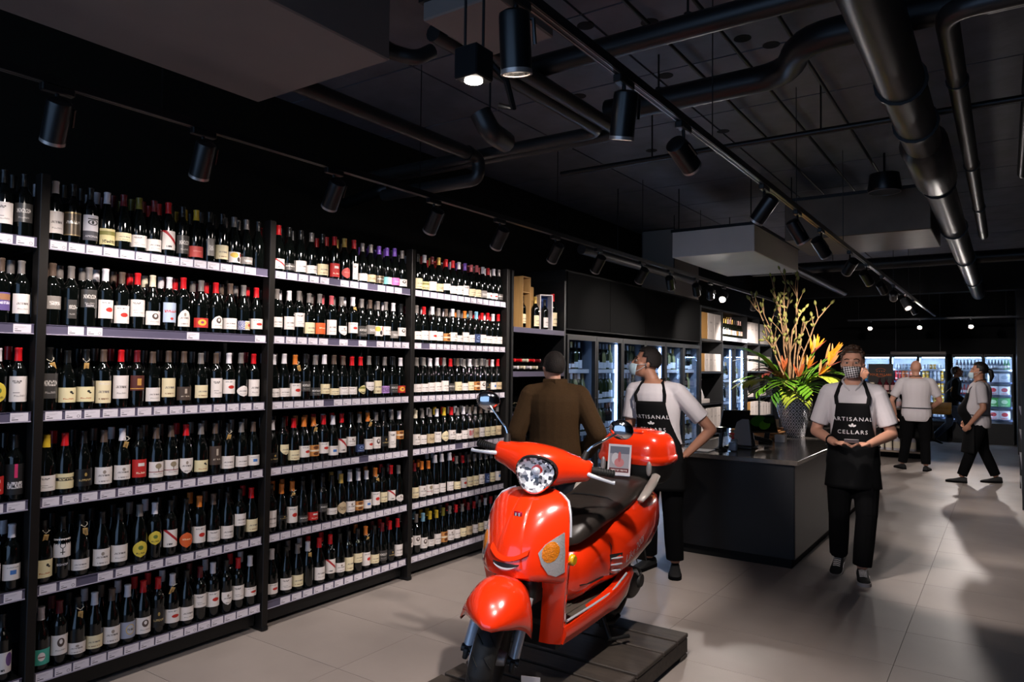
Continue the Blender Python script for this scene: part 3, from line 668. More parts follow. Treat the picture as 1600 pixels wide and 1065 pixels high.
cw2 = (cols[2] - cols[1] - .04) / 2
for i in range(2):
    cooler('display_cooler', 'narrow glass-door cooler under the champagne, %s of its pair after the wall coolers' % nth(i), cols[1] + .03 + i * cw2, cw2 - .006, .3, lev[1][0] - .16, .48, [.34, .7, 1.06, 1.42], 'r', 'coolers under the champagne', nb=6, estrip=m_led2 if i == 0 else m_led, x=RX - .004)
oc = chill.build('chilled_wine_bottles', [m_glass, m_gl2, m_glw, m_wl, mat('chilled_cap_gold', '#a98c4a', .3), mat('chilled_cap_dark', '#2c2a2c', .3)], smooth=40)
tag(oc, 'chilled wine bottles on the wire shelves inside the wall coolers', 'wine bottles', kind='stuff')

# ================================================================== COUNTER
m_cnt = mat('counter_laminate', '#1c1b19', 0.34, spec=0.45)
m_top = mat('polished_stone_top', '#6b645e', 0.13, spec=0.5, noise=.25, nscale=30)
ct = thing('sales_counter', 'long dark sales counter with polished stone top', 'counter', (-1.425, 6.12, 0))
MB().box((-1.07, 0, .08), (0, 4.77, .84)).build('counter_body', m_cnt, ct, smooth=0)
MB().box((-1.03, .03, 0), (-.03, 4.74, .08)).build('plinth', m_black, ct, smooth=0)
for k in range(3): MB().box((0, k * 1.59 + .004, .085), (.004, (k + 1) * 1.59 - .004, .83)).build('side_panel', m_cnt, ct, smooth=0)
MB().box((-1.066, -.006, .085), (-.004, 0, .83)).build('end_panel', mat('counter_end_laminate', '#0a0b0e', .5), ct, smooth=0)  # same laminate as the sides; the end's shade is painted in as blue-black
MB().rbox((-1.11, -.045, .842), (.035, 4.81, .88), .003, 1).build('worktop', m_top, ct)
ZT = .8805
def at(px, py, z=ZT): return onz(px, py, z)
# papers
p = at(1075, 701); o = MB().rbox((-.16, -.1, 0), (.16, .1, .006), .001, 1).build('paper_sheet', mat('white_paper', '#c2bcbb', .7)); o.location = (-2.33, 6.3, ZT); tag(o, 'white paper sheets lying at the end of the counter', 'paper')
# point of sale terminal
m_plastic = mat('black_plastic', '#0e0e0f', 0.35)
m_glossk = mat('glossy_black_screen', '#08080a', 0.08)
m_silver = mat('silver_plastic', '#8d8f94', 0.35, metal=.4)
p = at(1158, 699)
t = thing('sales_terminal', 'black point of sale terminal with two tilted screens on the counter', 'terminal', p)
MB().rbox((-.13, -.11, 0), (.13, .11, .02), .006, 2).build('base', m_plastic, t)
MB().prism([(-.1, 0), (.1, 0), (.05, .25), (-.05, .25)], -.02, .02, frame((0, .0, .02), (1, 0, 0), (0, .35, 1))).build('stand', m_silver, t)
MB().prism([(-.06, 0), (.12, 0), (.06, .25), (0, .25)], -.06, -.03, frame((0, .0, .02), (1, 0, 0), (0, .35, 1))).build('stand_cover', m_plastic, t)
F1 = frame((-.07, .04, .26), (-.81, -.58, 0), (.3, -.42, .86)); s_ = MB().rbox((-.13, -.10, -.012), (.13, .10, .012), .006, 2, F1).build('screen', m_plastic, t)
F2 = frame((.15, .16, .22), (.81, .58, 0), (-.29, .41, .86)); s2 = MB().rbox((-.13, -.09, -.01), (.13, .09, .01), .005, 2, F2).build('customer_screen', m_plastic, t)
gscr = printmat('leaf_picture_screen', '#0c130a', (('e', .1, .6, .3, 1.0, '#2d5a14'), ('e', .4, .75, .1, .7, '#4a7a1c'), ('e', .5, .9, .5, .9, '#16300c')), .1, 'XZ')
MB().box((-.12, -.08, .0102), (.12, .08, .0108), F2).build('display', gscr, s2, smooth=0)
MB().box((-.12, -.09, .0122), (.12, .09, .0128), F1).build('display', m_glossk, s_, smooth=0)
p = at(1126, 703)
t = thing('barcode_scanner', 'black barcode scanner on a stand beside the sanitizer bottle', 'scanner', p)
MB().lathe([(.001, 0), (.06, 0), (.055, .015), (.02, .03), (.015, .06), (.001, .06)], 16).build('base', m_plastic, t)
MB().tube([(0, 0, .05), (.0, .01, .12), (.01, .01, .17)], [.016, .02, .018], 10).build('grip', m_plastic, t)
MB().rbox((-.035, -.07, .16), (.04, .06, .21), .012, 2).build('scan_head', m_plastic, t)
p = at(1146, 703) + Vector((.02, -.08, 0))
t = thing('sanitizer_bottle', 'clear sanitizer bottle with a red pump top on the counter', 'bottle', p)
MB().rbox((-.04, -.028, 0), (.04, .028, .11), .014, 3).build('bottle_body', thin_glass('clear_plastic', (.8, .85, .9, 1)), t)
MB().rbox((-.034, -.023, .005), (.034, .023, .08), .01, 2).build('gel', mat('sanitizer_gel', '#aab4c0', .1), t)
MB().lathe([(.014, .108), (.014, .125), (.008, .125), (.006, .15), (.001, .15)], 12).box((-.035, -.008, .148), (.014, .008, .162)).build('pump', mat('red_pump', '#b81c1e', .3), t)
p = at(1186, 697)
t = thing('card_reader', 'black payment card reader with tilted keypad lying on the counter', 'card reader', p)
Mx = Matrix.Rotation(.5, 4, 'Z') @ Matrix.Translation((0, 0, .03)) @ Matrix.Rotation(math.radians(14), 4, 'Y')
MB().rbox((-.11, -.05, .02), (.11, .05, .06), .016, 3, Mx).build('reader_body', m_plastic, t)
MB().box((.02, -.038, .0605), (.085, .038, .062), Mx).build('display', mat('reader_display', '#4a5046', .2), t, smooth=0)
for a in range(3):
    for b_ in range(4): MB().rbox((-.095 + b_ * .025, -.035 + a * .026, .06), (-.077 + b_ * .025, -.017 + a * .026, .064), .002, 1, Mx).build('key', mat('reader_key', '#55585a', .5), t)
p = at(1196, 692)
t = thing('desk_phone', 'upright black cordless phone standing behind the card reader', 'phone', p)
MB().rbox((-.06, -.05, 0), (.06, .05, .035), .01, 2).build('cradle', m_plastic, t)
MB().rbox((-.025, -.012, .03), (.025, .016, .21), .01, 2, Matrix.Rotation(.18, 4, 'Y')).build('handset', m_plastic, t)
p = at(1206, 693); o = MB().rbox((-.05, -.04, 0), (.05, .04, .075), .003, 1).build('small_carton', m_card); o.location = p + Vector((.03, .22, 0)); tag(o, 'small white carton behind the desk phone on the counter', 'carton')
# stack of wooden boxes and wrapping paper
o = thing('paper_roll_stack', 'loose stack of brown wrapping paper on the counter', 'wrapping paper', at(1192, 684) + Vector((-.1, .1, 0)))
for k in range(6): MB().rbox((-.24 + .01 * random.random(), -.17, k * .018), (.24 + .03 * random.random(), .17, k * .018 + .015), .004, 1, Matrix.Rotation(random.uniform(-.2, .2), 4, 'Z')).build('paper_bundle', mat('brown_wrap_%d' % (k % 2), ('#a97a4c', '#8a5f38')[k % 2], .7), o)
for k in range(3):
    o = thing('wooden_box_lid', 'pine box stacked on the counter by the vase, %s from the top' % nth(2 - k), 'wooden box', at(1218, 682) + Vector((-.30, .34, k * .052)))
    MB().rbox((-.15, -.2, 0), (.15, .2, .049), .003, 1).build('board', m_wood, o)
    for s_ in (-.15, .15): MB().box((s_ - .006, -.2, .0), (s_ + .006, .2, .05)).build('batten', m_kcard, o, smooth=0)
# ================================================================== PALLET
m_pal = mat('dark_stained_pine', '#2a2521', 0.6, noise=.5, nscale=7, col2='#433b34', stretch=(.8, 6, 6), bump=.15, bscale=40)
PX0, PX1, PZ = -2.265, -1.492, .131
pal = thing('wooden_pallet', 'dark stained wooden pallet under the red scooter', 'pallet', ((PX0 + PX1) / 2, 3.2, 0))
hw = (PX1 - PX0) / 2
yy = 3.945; k = 0; widths = [.145, .175, .31, .145, .175, .145, .31, .10]
for w in widths:
    MB().rbox((-hw, yy - w - 3.2, PZ - .024), (hw, yy - 3.2, PZ - random.uniform(0, .002)), .004, 1).build('plank', m_pal, pal)
    yy -= w + .022; k += 1
ybot = yy + .022
for x in (-hw + .002, -.05, hw - .102):
    MB().rbox((x, ybot - 3.2 + .002, .024), (x + .10, 3.943 - 3.2, PZ - .025), .004, 1).build('stringer', m_pal, pal)
for y in (ybot + .01, 3.0, 3.9 - .06): MB().rbox((-hw, y - 3.2, 0), (hw, y - 3.2 + .095, .022), .004, 1).build('bottom_board', m_pal, pal)

# ================================================================== SCOOTER (x forward, y to the rider's left, z up)
m_red = mat('red_orange_paint', '#e0300c', 0.2, spec=0.5, coat=1.0)
m_blk = mat('scooter_black_plastic', '#141414', 0.5)
m_seat = mat('black_vinyl', '#2b2623', 0.4, spec=.5, bump=.06, bscale=300)
m_chrome = mat('chrome', '#d8d8dc', 0.06, metal=1.0)
m_alu = mat('silver_fork', '#b9bcc3', 0.32, metal=.3)
m_rub = mat('tyre_rubber', '#151515', 0.6)
m_floor = mat('floor_mat_rubber', '#4d453d', 0.6, bump=.1, bscale=80)
m_eng = mat('engine_casing', '#2e2c2a', 0.45, metal=.4)
m_amber = mat('amber_lens', '#c8700c', 0.1, coat=.6, emit='#c86a08', estr=.0, bump=.9, bscale=140)
m_clear = mat('clear_lens', '#c9c6c6', 0.08, metal=.55, coat=1, bump=.35, bscale=120)
m_refl = mat('headlamp_reflector', '#d9d9e0', 0.2, metal=.25)
_nt = m_refl.node_tree; _vo = _nt.nodes.new('ShaderNodeTexVoronoi'); _vo.inputs['Scale'].default_value = 62; _tc = _nt.nodes.new('ShaderNodeTexCoord'); _nt.links.new(_tc.outputs['Object'], _vo.inputs['Vector'])
_sx = _nt.nodes.new('ShaderNodeSeparateColor'); _nt.links.new(_vo.outputs['Color'], _sx.inputs[0]); _rp = _nt.nodes.new('ShaderNodeValToRGB'); _rp.color_ramp.elements[0].color = srgb('#3a3c44'); _rp.color_ramp.elements[1].color = srgb('#f2f2f6'); _rp.color_ramp.elements[0].position = .25; _rp.color_ramp.elements[1].position = .6  # random pale and dark cells paint the facet reflections into the base colour
_nt.links.new(_sx.outputs[0], _rp.inputs[0]); _nt.links.new(_rp.outputs[0], _nt.nodes['Principled BSDF'].inputs['Base Color'])
SC = thing('scooter', 'glossy red orange motor scooter with a red top box parked on the pallet', 'scooter')
SC.rotation_mode = 'QUATERNION'
LEAN, YAW, STEER = -1.5, -87.2, 22.0
SC.matrix_world = Matrix.Translation((-1.95, 3.87, PZ + .001)) @ Matrix.Rotation(math.radians(YAW), 4, 'Z') @ Matrix.Rotation(math.radians(LEAN), 4, 'X')
WB, WR = 1.30, .228
axis0 = Vector((WB - .03, 0, WR)); rake = Vector((-math.sin(math.radians(26)), 0, math.cos(math.radians(26))))
HSHIFT = Vector((-.105, 0, .008))
ST = Matrix.Translation(axis0) @ Matrix.Rotation(math.radians(STEER), 4, rake) @ Matrix.Translation(-axis0)
class SB(MB):
    """scooter part; st=True turns with the handlebar"""
    def put(s, name, m, parent=None, st=False, smooth=45, sub=0, solid=0):
        if st == 2: s.v = [tuple(ST @ (Vector(v) + HSHIFT)) for v in s.v]
        elif st: s.v = [tuple(ST @ Vector(v)) for v in s.v]
        return s.build(name, m, parent or SC, smooth, sub, solid)
def ringsec(c, ax, ay, ra, rb, n=20, p=2.0):
    """super-ellipse ring around c in the plane ax, ay"""
    c, ax, ay = Vector(c), Vector(ax), Vector(ay); out = []
    for j in range(n):
        a = 2 * PI * j / n; ca, sa = math.cos(a), math.sin(a)
        out.append(c + ax * (ra * math.copysign(abs(ca) ** (2 / p), ca)) + ay * (rb * math.copysign(abs(sa) ** (2 / p), sa)))
    return out
def interp(tab, x):
    if x <= tab[0][0]: return tab[0][1:]
    for a, b in zip(tab, tab[1:]):
        if x <= b[0]:
            t = (x - a[0]) / (b[0] - a[0]); return tuple(p + (q - p) * t for p, q in zip(a[1:], b[1:]))
    return tab[-1][1:]
# wheels
def wheel(cx, name, st, wid):
    prof = []
    for j in range(18):
        a = 2 * PI * j / 18; prof.append((WR - .05 + .05 * math.cos(a), wid * math.sin(a)))
    M = Matrix.Translation((cx, 0, WR)) @ Matrix.Rotation(PI / 2, 4, 'X')
    rs = [[M @ Vector((r * math.cos(t), r * math.sin(t), y)) for r, y in prof] for t in [2 * PI * k / 40 for k in range(41)]]
    w = SB().rings(rs, False, False).put(name, m_rub, st=st)
    SB().lathe([(.05, -.03), (.135, -.035), (.15, -.045), (.15, .045), (.135, .035), (.05, .03)], 28, M).put('rim', m_blk, w, st)
    SB().lathe([(.001, -.07), (.028, -.07), (.035, -.04), (.035, .04), (.028, .07), (.001, .07)], 16, M).put('hub', m_alu, w, st)
    for k in range(6):
        a = 2 * PI * k / 6; d = Vector((math.cos(a), 0, math.sin(a)))
        SB().tube([Vector((cx, 0, WR)) + d * .03, Vector((cx, 0, WR)) + d * .14], .014, 8).put('spoke', m_blk, w, st)
    # tread grooves
    gr = SB()
    for k in range(16):
        for s in (-1, 1):
            pts = []
            for q in range(5):
                t = 2 * PI * (k + .12 * q * s + (.5 if s > 0 else 0)) / 16; lat = s * (.008 + .0095 * q); rr = WR - .05 + .0504 * math.cos(math.asin(min(.98, abs(lat) / wid)))
                pts.append(M @ Vector((rr * math.cos(t), rr * math.sin(t), lat)))
            gr.tube(pts, [(.0006, .0035)] * 5, 4)
    g_ = gr.put('tread_grooves', mat('tread_shadow', '#060606', .8), w, st, 0); g_['kind'] = 'stuff'
    return w
wheel(WB, 'front_wheel', True, .055)
wheel(0, 'rear_wheel', False, .058)
# fork legs, turn with the bar
for s in (1, -1):
    y = s * .105
    f0 = Vector((WB, y, WR - .02)); up = Vector((-.40, 0, .9)).normalized()
    f = SB().tube([f0, f0 + up * .05, f0 + up * .29], [.021, .023, .021], 14).put('fork_leg', m_alu, st=True)
    SB().cyl((WB, y - .026, WR), (WB, y + .026, WR), .017, n=12).put('axle_nut', m_blk, f, True)
    SB().rbox((WB - .03, y - .012, WR - .04), (WB + .03, y + .012, WR + .01), .008, 2).put('caliper_mount', m_blk, f, True)
# brake disc
Md = Matrix.Translation((WB, -.068, WR)) @ Matrix.Rotation(PI / 2, 4, 'X')
SB().lathe([(.06, -.002), (.105, -.002), (.105, .002), (.06, .002)], 26, Md).put('brake_disc', m_alu, st=True)
# front fender
FT = [(132, .31, .11, .12), (110, .328, .145, .19), (92, .336, .165, .23), (76, .332, .162, .20), (62, .322, .13, .125), (50, .312, .09, .06), (40, .302, .02, .008)]
rs = []
for i in range(22):
    ph = 132 - 92 * i / 21
    tab = [(-a, b, c, d) for a, b, c, d in FT]; rho, w, d = interp(tab, -ph)
    a = math.radians(ph); e = Vector((math.cos(a), 0, math.sin(a))); row = []
    for j in range(19):
        t = -1 + 2 * j / 18
        row.append(Vector((WB - .01, 0, WR + .005)) + e * (rho - d * abs(t) ** 2.6) + Vector((0, w * math.sin(t * 1.25) / math.sin(1.25), 0)))
    rs.append(row)
SB().rings(rs, False, False, False).put('front_fender', m_red, st=True, smooth=180, solid=.005)
# nose and leg shield
SHT = [(0.2, 0.182, 0.977, 0.96), (0.3, 0.2, 0.997, 0.98), (0.42, 0.212, 1.007, 0.997), (0.49, 0.22, 1.022, 1.005), (0.515, 0.226, 1.147, 1.01), (0.54, 0.23, 1.184, 1.015), (0.6, 0.23, 1.182, 1.011), (0.68, 0.227, 1.152, 1.001), (0.76, 0.219, 1.107, 0.985), (0.82, 0.204, 1.06, 0.965), (0.86, 0.181, 1.017, 0.943), (0.887, 0.134, 0.98, 0.92), (0.898, 0.084, 0.952, 0.91)]
def shx(y, z):
    w, xf, xe = interp(SHT, z); q = min(abs(y) / w, 1); return xf + (xe - xf) * q ** 2.3
rs = []
for z in [.495, .505, .515, .525, .54, .56, .58, .61, .64, .68, .72, .76, .79, .82, .84, .86, .875, .887, .893, .898]:
    w, xf, xe = interp(SHT, z)
    if z < .516: xf = xe + (xf - xe) * .9
    row = [Vector((xf + (xe - xf) * abs(t) ** 2.3, w * t, z)) for t in [-1 + 2 * j / 24 for j in range(25)]]
    row += [Vector((xe - .035, w * t, z)) for t in (.93, .5, 0, -.5, -.93)]
    rs.append(row)
SB().rings(rs).put('nose_shield', m_red, smooth=50)
# raised tie panel down the nose
rs = []
for i in range(15):
    z = .58 + (.885 - .58) * i / 14; w = .038 + .045 * (1 - i / 14) ** 1.4
    rs.append([Vector((shx(w * t, z) + .006 * (1 - abs(t) ** 6), w * t, z)) for t in [-1 + 2 * j / 10 for j in range(11)]])
SB().rings(rs, False, False, False).put('nose_tie_panel', m_red, smooth=60)
# side wings running down to the floor
for s in (1, -1):
    rs = []
    for z in [.205, .225, .27, .33, .40, .47, .52, .56, .60]:
        w, xf, xe = interp(SHT, z); inner = w - .10 - (.05 if z > .5 else 0)
        rs.append([Vector(p) for p in ((xe + .035, s * inner, z), (xe + .03, s * (inner + w) / 2, z), (xe + .006, s * w, z), (xe - .03, s * (w - .004), z), (xe - .06, s * (w - .03), z), (xe - .03, s * inner, z))])
    SB().rings(rs).put('leg_wing', m_red, smooth=40)
    # chrome edge
    SB().tube([Vector((interp(SHT, z)[2] - .012, s * (interp(SHT, z)[0] + .002), z)) for z in [.71, .74, .78, .81, .84, .86, .88, .89]], .006, 8).put('edge_trim', m_alu)
    # turn signal, moulded to the corner
    poly = [(.208, .735), (.219, .65), (.223, .56), (.20, .545), (.176, .558), (.152, .605), (.135, .652), (.155, .688), (.185, .716)]
    cx, cz = .184, .632
    def patch(pl, off): 
        v = [Vector((shx(y, z) + off, s * y, z)) for y, z in pl]; return v
    inner = [(cx + (y - cx) * .55, cz + (z - cz) * .55) for y, z in poly]
    mb = SB(); n = len(poly)
    mb.rings([patch(poly, -.004), patch(poly, .007), patch(inner, .0125)], False, True)
    sg = mb.put('turn_signal', m_clear, smooth=30)
    am = [(.178 + .028 * math.cos(2 * PI * k / 14) * (1 if 1 else 1), .655 + .045 * math.sin(2 * PI * k / 14)) for k in range(14)]
    am2 = [(.178 + (y - .178) * .6, .655 + (z - .655) * .6) for y, z in am]
    SB().rings([patch(am, .008), patch(am, .013), patch(am2, .019)], False, True).put('amber_lens', m_amber, sg, smooth=30)
SB().box((.90, -.15, .17), (.955, .15, .56)).put('inner_panel', m_blk)
SB().rbox((1.0, -.115, .40), (1.12, .115, .53), .03, 3).put('wheel_arch_liner', m_blk)
# round amber side reflector
Mr = Matrix.Translation((.955, .226, .60)) @ Matrix.Rotation(-PI / 2, 4, 'X')
rf = SB().lathe([(.001, .012), (.02, .012), (.026, .006), (.026, -.01), (.001, -.01)], 18, Mr).put('side_reflector', mat('yellow_reflector', '#c89a14', .15, coat=.6))
# smile grille and badge
mb = SB(); rs = []
for j in range(15):
    t = -1 + 2 * j / 14; y = .068 * t; zc = .582 + .016 * t * t; h = .015 * (1 - t * t) + .002
    rs.append([Vector((shx(y, zc) + .007, y, zc + h)), Vector((shx(y, zc) + .012, y, zc)), Vector((shx(y, zc) + .007, y, zc - h)), Vector((shx(y, zc) - .01, y, zc))])
sm = mb.rings(rs).put('smile_grille', m_blk, smooth=40)
rs = []
for j in range(15):
    t = -1 + 2 * j / 14; y = .06 * t; zc = .573 + .017 * t * t; h = .006 * (1 - t * t) + .001
    rs.append([Vector((shx(y, zc) + .011, y, zc + h)), Vector((shx(y, zc) + .016, y, zc)), Vector((shx(y, zc) + .011, y, zc - h)), Vector((shx(y, zc) + .004, y, zc))])
SB().rings(rs).put('smile_bar', m_alu, sm)
rs = []
for i in range(9):      # brow over the grille
    t = -1 + 2 * i / 8; y = .10 * t; zc = .605 + .035 * t * t + .01; 
    rs.append([Vector((shx(y, zc + dz) + o_, y, zc + dz)) for dz, o_ in ((.016, 0), (.008, .012), (-.006, .016), (-.012, 0))])
SB().rings(rs).put('grille_brow', m_red, smooth=60)
bd = SB().rbox((shx(0, .80) + .002, -.022, .787), (shx(0, .80) + .012, .022, .813), .003, 1).put('emblem', mat('emblem_red', '#a01030', .2, metal=.4))
for k in (-1, 1): SB().box((shx(0, .80) + .0125, k * .009 - .004, .793), (shx(0, .80) + .014, k * .009 + .004, .807)).put('emblem_mark', m_alu, bd)
# steering head cowl
HS = [(-.245, .905, 1.006, .042, .042), (-.23, .908, 1.006, .052, .052), (-.18, .918, 1.004, .066, .062), (-.13, .932, 1.0, .084, .075), (-.095, .945, .998, .098, .088), (-.05, .952, .992, .108, .10), (0, .955, .99, .112, .104), (.05, .952, .992, .108, .10), (.095, .945, .998, .098, .088), (.13, .932, 1.0, .084, .075), (.18, .918, 1.004, .066, .062), (.23, .908, 1.006, .052, .052), (.245, .905, 1.006, .042, .042)]
SB().rings([ringsec((x, y, z), (1, 0, 0), (0, 0, 1), rx, rz, 20, 2.5) for y, x, z, rx, rz in HS]).put('handlebar_cowl', m_red, st=2, smooth=50)
SB().tube([(.93, 0, .86), (.94, 0, .95)], [.06, .075], 16).put('steering_neck', m_blk, st=2)
# headlamp: rounded triangle
def lampring(k, dx):
    out = []
    for j in range(28):
        a = 2 * PI * j / 28; r = 1 + .07 * math.cos(3 * (a - PI / 2) + PI)
        out.append(Vector((1.084 + dx - .018 * math.sin(a) * k, .093 * k * r * math.cos(a), .972 + .083 * k * r * math.sin(a))))
    return out
hl = SB().rings([lampring(1.06, -.05), lampring(1.06, .008), lampring(1.0, .016), lampring(.98, -.0)], False, False).put('headlamp_bezel', m_blk, st=2)
SB().rings([lampring(1.03, -.01), lampring(1.02, .018), lampring(.95, .024), lampring(.93, .012)], False, False).put('chrome_ring', m_chrome, hl, 2)
mb = SB(); rr = [lampring(q, d) for q, d in ((.93, .014), (.75, .0), (.5, -.012), (.25, -.02), (.03, -.024))]
mb.rings(rr, False, True); mb.put('reflector', m_refl, hl, 2, smooth=0)
rr = [lampring(q, d) for q, d in ((.93, .018), (.8, .026), (.55, .033), (.25, .037), (.03, .038))]
SB().rings(rr, False, True).put('lens', thin_glass('headlamp_glass', (.97, .98, 1, 1)), hl, 2, smooth=180)
SB().ball((1.088, 0, .985), (.02, .02, .02)).put('bulb_cap', m_alu, hl, 2)
# grips, levers, mirrors
for s in (1, -1):
    gp = SB().tube([(.905, s * .235, 1.013), (.885, s * .285, 1.012), (.86, s * .345, 1.008)], [.019, .0185, .0175], 14).put('grip', m_rub, st=2)
    for k in range(7):
        y = .275 + k * .012; SB().tube([(.897 - (y - .26) * .33, s * y, 1.0125), (.895 - (y - .26) * .33, s * (y + .006), 1.0125)], .0198, 12).put('grip_ring', m_blk, gp, 2)
    SB().tube([(.86, s * .345, 1.008), (.857, s * .355, 1.008)], [.016, .013], 12).put('bar_end', m_chrome, gp, 2)
    SB().tube([(.945, s * .225, 1.0), (.965, s * .26, .998), (.955, s * .31, .99), (.935, s * .352, .982), (.93, s * .365, .983)], [.011, .010, .008, .008, .010], 8).put('brake_lever', m_alu, st=2)
    cl = SB().tube([(.92, s * .195, 1.04), (.915, s * .20, 1.075), (.91, s * .205, 1.10)], [.022, .017, .014], 12).put('mirror_clamp', m_blk, st=2)
    top = Vector((.865, s * .345, 1.235))
    SB().tube([(.91, s * .205, 1.10), (.905, s * .22, 1.125), (.89, s * .28, 1.175), top + Vector((.01, -s * .015, -.02))], [.0075, .0075, .0065, .006], 8).put('mirror_stem', m_chrome, st=2)
    Mm = Matrix.Translation(top) @ Matrix.Rotation(math.radians(8 * -s), 4, 'Z')
    mir = SB().rings([[Mm @ Vector((x, .062 * k * math.cos(2 * PI * j / 24), .05 * k * math.sin(2 * PI * j / 24))) for j in range(24)] for x, k in ((.022, .05), (.02, .45), (.013, .8), (.002, .98), (-.006, 1.0), (-.01, .97))]).put('mirror', m_chrome, st=2, smooth=180)
    SB().rings([[Mm @ Vector((x, .056 * math.cos(2 * PI * j / 24), .045 * math.sin(2 * PI * j / 24))) for j in range(24)] for x in (-.0105, -.012)]).put('mirror_glass', m_chrome, mir, 2)
# floorboard
SB().rbox((.40, -.185, .265), (.96, .185, .298), .008, 2).put('floorboard', m_floor)
for k in range(7):
    y = -.135 + k * .045; SB().rbox((.46, y - .009, .298), (.90, y + .009, .303), .002, 1).put('floor_rib', m_floor)
for s in (1, -1):
    SB().rings([[Vector((x, s * (w + .0), z1)), Vector((x, s * (w + .012), z1 - .03)), Vector((x, s * (w - .005), z0)), Vector((x, s * (w - .07), z0 + .005)), Vector((x, s * (w - .05), z1 - .005))] for x, w, z0, z1 in ((.96, .196, .205, .285), (.85, .20, .205, .29), (.7, .205, .21, .30), (.5, .212, .22, .315), (.38, .215, .215, .335), (.24, .212, .25, .37), (.16, .20, .29, .38))]).put('side_skirt', m_red, smooth=40)
    SB().tube([(.92, s * .188, .302), (.7, s * .196, .305), (.45, s * .205, .315), (.26, s * .209, .372)], .006, 8).put('floor_trim', m_alu)
# rear body
RB = [(.74, .10, .33, .50), (.70, .135, .30, .565), (.64, .155, .295, .60), (.56, .165, .30, .635), (.47, .175, .305, .675), (.42, .186, .308, .69), (.36, .215, .315, .705), (.25, .236, .33, .73), (.10, .246, .36, .755), (-.05, .246, .40, .77), (-.18, .228, .45, .775), (-.28, .185, .51, .77), (-.35, .115, .57, .755), (-.39, .04, .63, .72)]
SB().rings([ringsec((x, 0, (a + b) / 2), (0, 1, 0), (0, 0, 1), w, (b - a) / 2, 28, 2.7) for x, w, a, b in RB]).put('rear_body', m_red, smooth=180)
def bw(x, z):
    w, a, b = interp([(-q[0],) + q[1:] for q in RB], -x); t = min(.999, abs(z - (a + b) / 2) / ((b - a) / 2)); return w * (1 - t ** 2.7) ** (1 / 2.7)
for s in (1, -1):
    vp = SB()
    sl = [(.435, .505), (.35, .505), (.34, .39), (.41, .39)]
    rs = [[Vector((x, s * (bw(x, z) - .02), z)) for x, z in sl], [Vector((x, s * (bw(x, z) + .0035), z)) for x, z in sl]]
    v_ = vp.rings(rs).put('side_vent', m_blk, smooth=0)
    for k in range(3):
        z = .415 + k * .034; SB().tube([(.425 - (.02 if k == 0 else 0), s * (bw(.425, z) + .004), z), (.39, s * (bw(.39, z) + .009), z), (.352, s * (bw(.352, z) + .005), z - .002)], [.003, .006, .004], 8).put('vent_bar', m_alu, v_)
    # front under-seat panel line
    SB().tube([(.69, s * (bw(.69, .40) + .001), .40), (.6, s * (bw(.6, .395) + .002), .395), (.47, s * (bw(.47, .395) + .002), .395)], [.003, .005, .003], 6).put('panel_slot', m_blk)
    SB().tube([(.455, s * (bw(.455, .64) + .001), .64), (.425, s * (bw(.425, .55) + .002), .55), (.42, s * (bw(.42, .42) + .002), .42)], .004, 6).put('panel_seam', mat('panel_shadow', '#5a0d05', .5))
v, f = text_geo('Like 200i', .06, .0, 'CENTER', .95)
mb = SB(); A = math.radians(24)
vv = []
for p_ in v:
    sx = p_.x + p_.y * .35
    x = .215 - (sx * math.cos(A) - p_.y * math.sin(A)); z = .50 + sx * math.sin(A) + p_.y * math.cos(A)
    vv.append(Vector((x, bw(x, z) + .004, z)))
mb.add(vv, f); mb.put('script_lettering', mat('silver_script', '#c9c2c0', .3, metal=.5), smooth=0)
# seat
SE = [(.72, .08, .58, .625), (.685, .135, .585, .685), (.62, .162, .605, .73), (.52, .175, .63, .755), (.40, .18, .65, .765), (.28, .184, .67, .77), (.18, .186, .69, .785), (.10, .184, .70, .815), (.04, .18, .71, .828), (-.10, .174, .72, .834), (-.22, .152, .73, .828), (-.29, .105, .735, .812), (-.31, .05, .745, .795)]
SB().rings([ringsec((x, 0, (a + b) / 2), (0, 1, 0), (0, 0, 1), w, (b - a) / 2, 24, 3.0) for x, w, a, b in SE]).put('seat', m_seat, smooth=180)
SB().tube([(.30, y, .765 + .012 * (1 - (y / .17) ** 2) - (.0 if abs(y) < .12 else .02)) for y in (-.16, -.1, 0, .1, .16)], .004, 6).put('seat_seam', m_blk)
# grab rail
for s in (1, -1):
    SB().tube([(.08, s * .205, .735), (.02, s * .212, .765), (-.08, s * .21, .805), (-.2, s * .19, .835), (-.27, s * .14, .84)], [(.012, .02), (.016, .028), (.018, .03), (.016, .028), (.012, .02)], 12).put('grab_rail', mat('pale_grab_rail', '#b0a79f', .35, metal=.2), smooth=180)
SB().rbox((-.48, -.10, .745), (-.2, .10, .77), .006, 2).put('rack_plate', m_blk)
